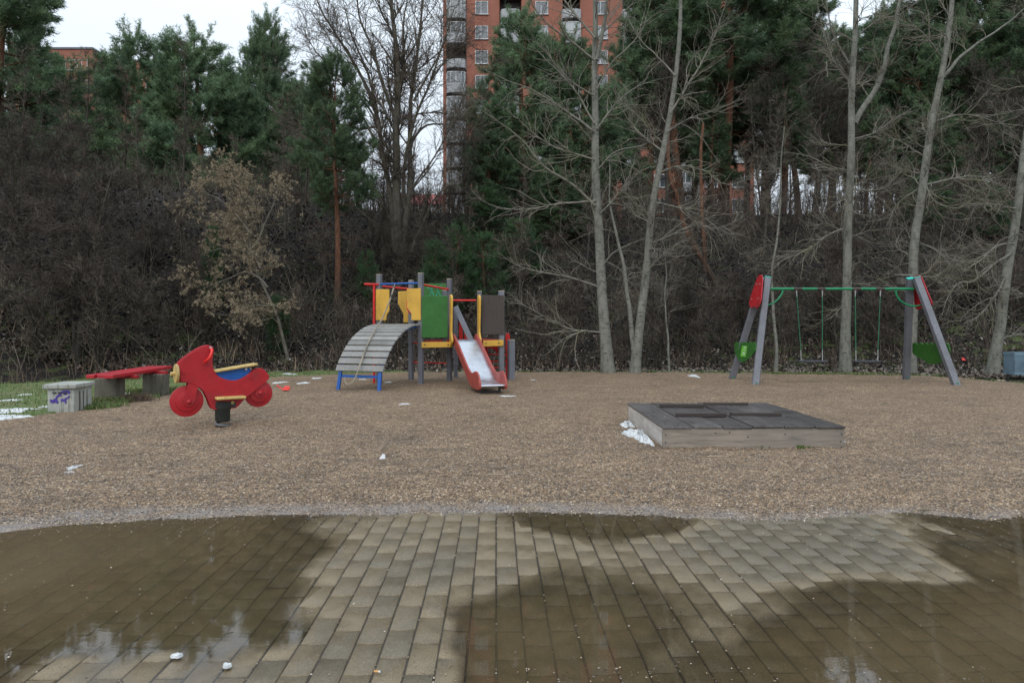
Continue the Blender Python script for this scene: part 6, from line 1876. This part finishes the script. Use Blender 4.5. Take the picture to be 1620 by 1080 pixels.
rw_ = random.Random(33)
for k in range(44):
    px_ = rw_.uniform(-20, 1640); Y_ = rw_.uniform(22.5, 32)
    if 560 < px_ < 700: continue
    x = (px_ - 810) * Y_ / F
    s = rw_.uniform(0.45, 0.8)
    tree_of('bare_tree', BK_['slim'], 'slender leafless tree among many alike on the dark slope', 'slender leafless trees on the slope', x, Y_, 0, rw_.uniform(0, 6), (s, s, s * rw_.uniform(0.9, 1.2)), (rw_.uniform(-.12, .12), rw_.uniform(-.12, .12)))
# brushwood along the crest of the bank
rg = np.random.default_rng(78)
n = 4200
y = rg.uniform(31, 42, n); x = rg.uniform(-1, 1, n) * 0.86 * y
z = terrain_z(x, y); hh_ = rg.uniform(0.5, 2.1, n)
a = rg.uniform(0, 6.28, n); l = rg.uniform(0, 0.5, n) * hh_
P = np.stack([np.stack([x + np.cos(a) * l * t ** 1.5, y + np.sin(a) * l * t ** 1.5, z - 0.05 + hh_ * t], 1) for t in (0, 0.35, 0.7, 1.0)], 1)
Rr = np.linspace(1, 0.35, 4)[None] * rg.uniform(0.01, 0.022, n)[:, None]
ug = TM(); ug.add(P, Rr, 3)
A2, R2 = spawn(P, Rr, n * 5, rg, (0.3, 1.1), 0.25, 1.0, (0.3, 1.0), 0.3, 0.25, 4, 0.6, 0.5, 0.006)
ug.add(A2, R2, 3)
o = link(bpy.data.objects.new('crest_brushwood', ug.build('crest_brushwood', M['dark_twig'])))
tag(o, kind='stuff')

# undergrowth: thin upright stems and fallen twigs all over the slope, past counting
rg = np.random.default_rng(77)
n = 6500
y = 16 + 24 * rg.random(n) ** 0.85; x = rg.uniform(-1, 1, n) * 0.86 * y
ok = (y > slope_start(x) + 0.3) & (rg.random(n) < 0.35 + 0.55 * wav(x, y, 3.5, 7) + 0.2 * (x < 0))
x, y = x[ok], y[ok]
n = len(x)
z = terrain_z(x, y)
hgt_ = rg.uniform(0.4, 1.9, n) * (0.6 + 0.4 * ss(0, 3, y - slope_start(x)))
a = rg.uniform(0, 6.28, n); l = rg.uniform(0.1, 1.4, n) * hgt_
P = np.stack([np.stack([x + np.cos(a) * l * t ** 1.5 + 0.02 * rg.normal(size=n), y + np.sin(a) * l * t ** 1.5, z - 0.05 + hgt_ * t], 1) for t in (0, 0.35, 0.7, 1.0)], 1)
Rr = np.linspace(1, 0.3, 4)[None] * rg.uniform(0.005, 0.016, n)[:, None]
ug = TM(); ug.add(P, Rr, 3)
A2, R2 = spawn(P, Rr, n * 3, rg, (0.2, 0.9), 0.2, 1.0, (0.3, 1.0), 0.1, 0.25, 4, 0.7, 0.5, 0.005)
ug.add(A2, R2, 3)
o = link(bpy.data.objects.new('undergrowth', ug.build('undergrowth', M['grey_twig'])))
tag(o, kind='stuff')
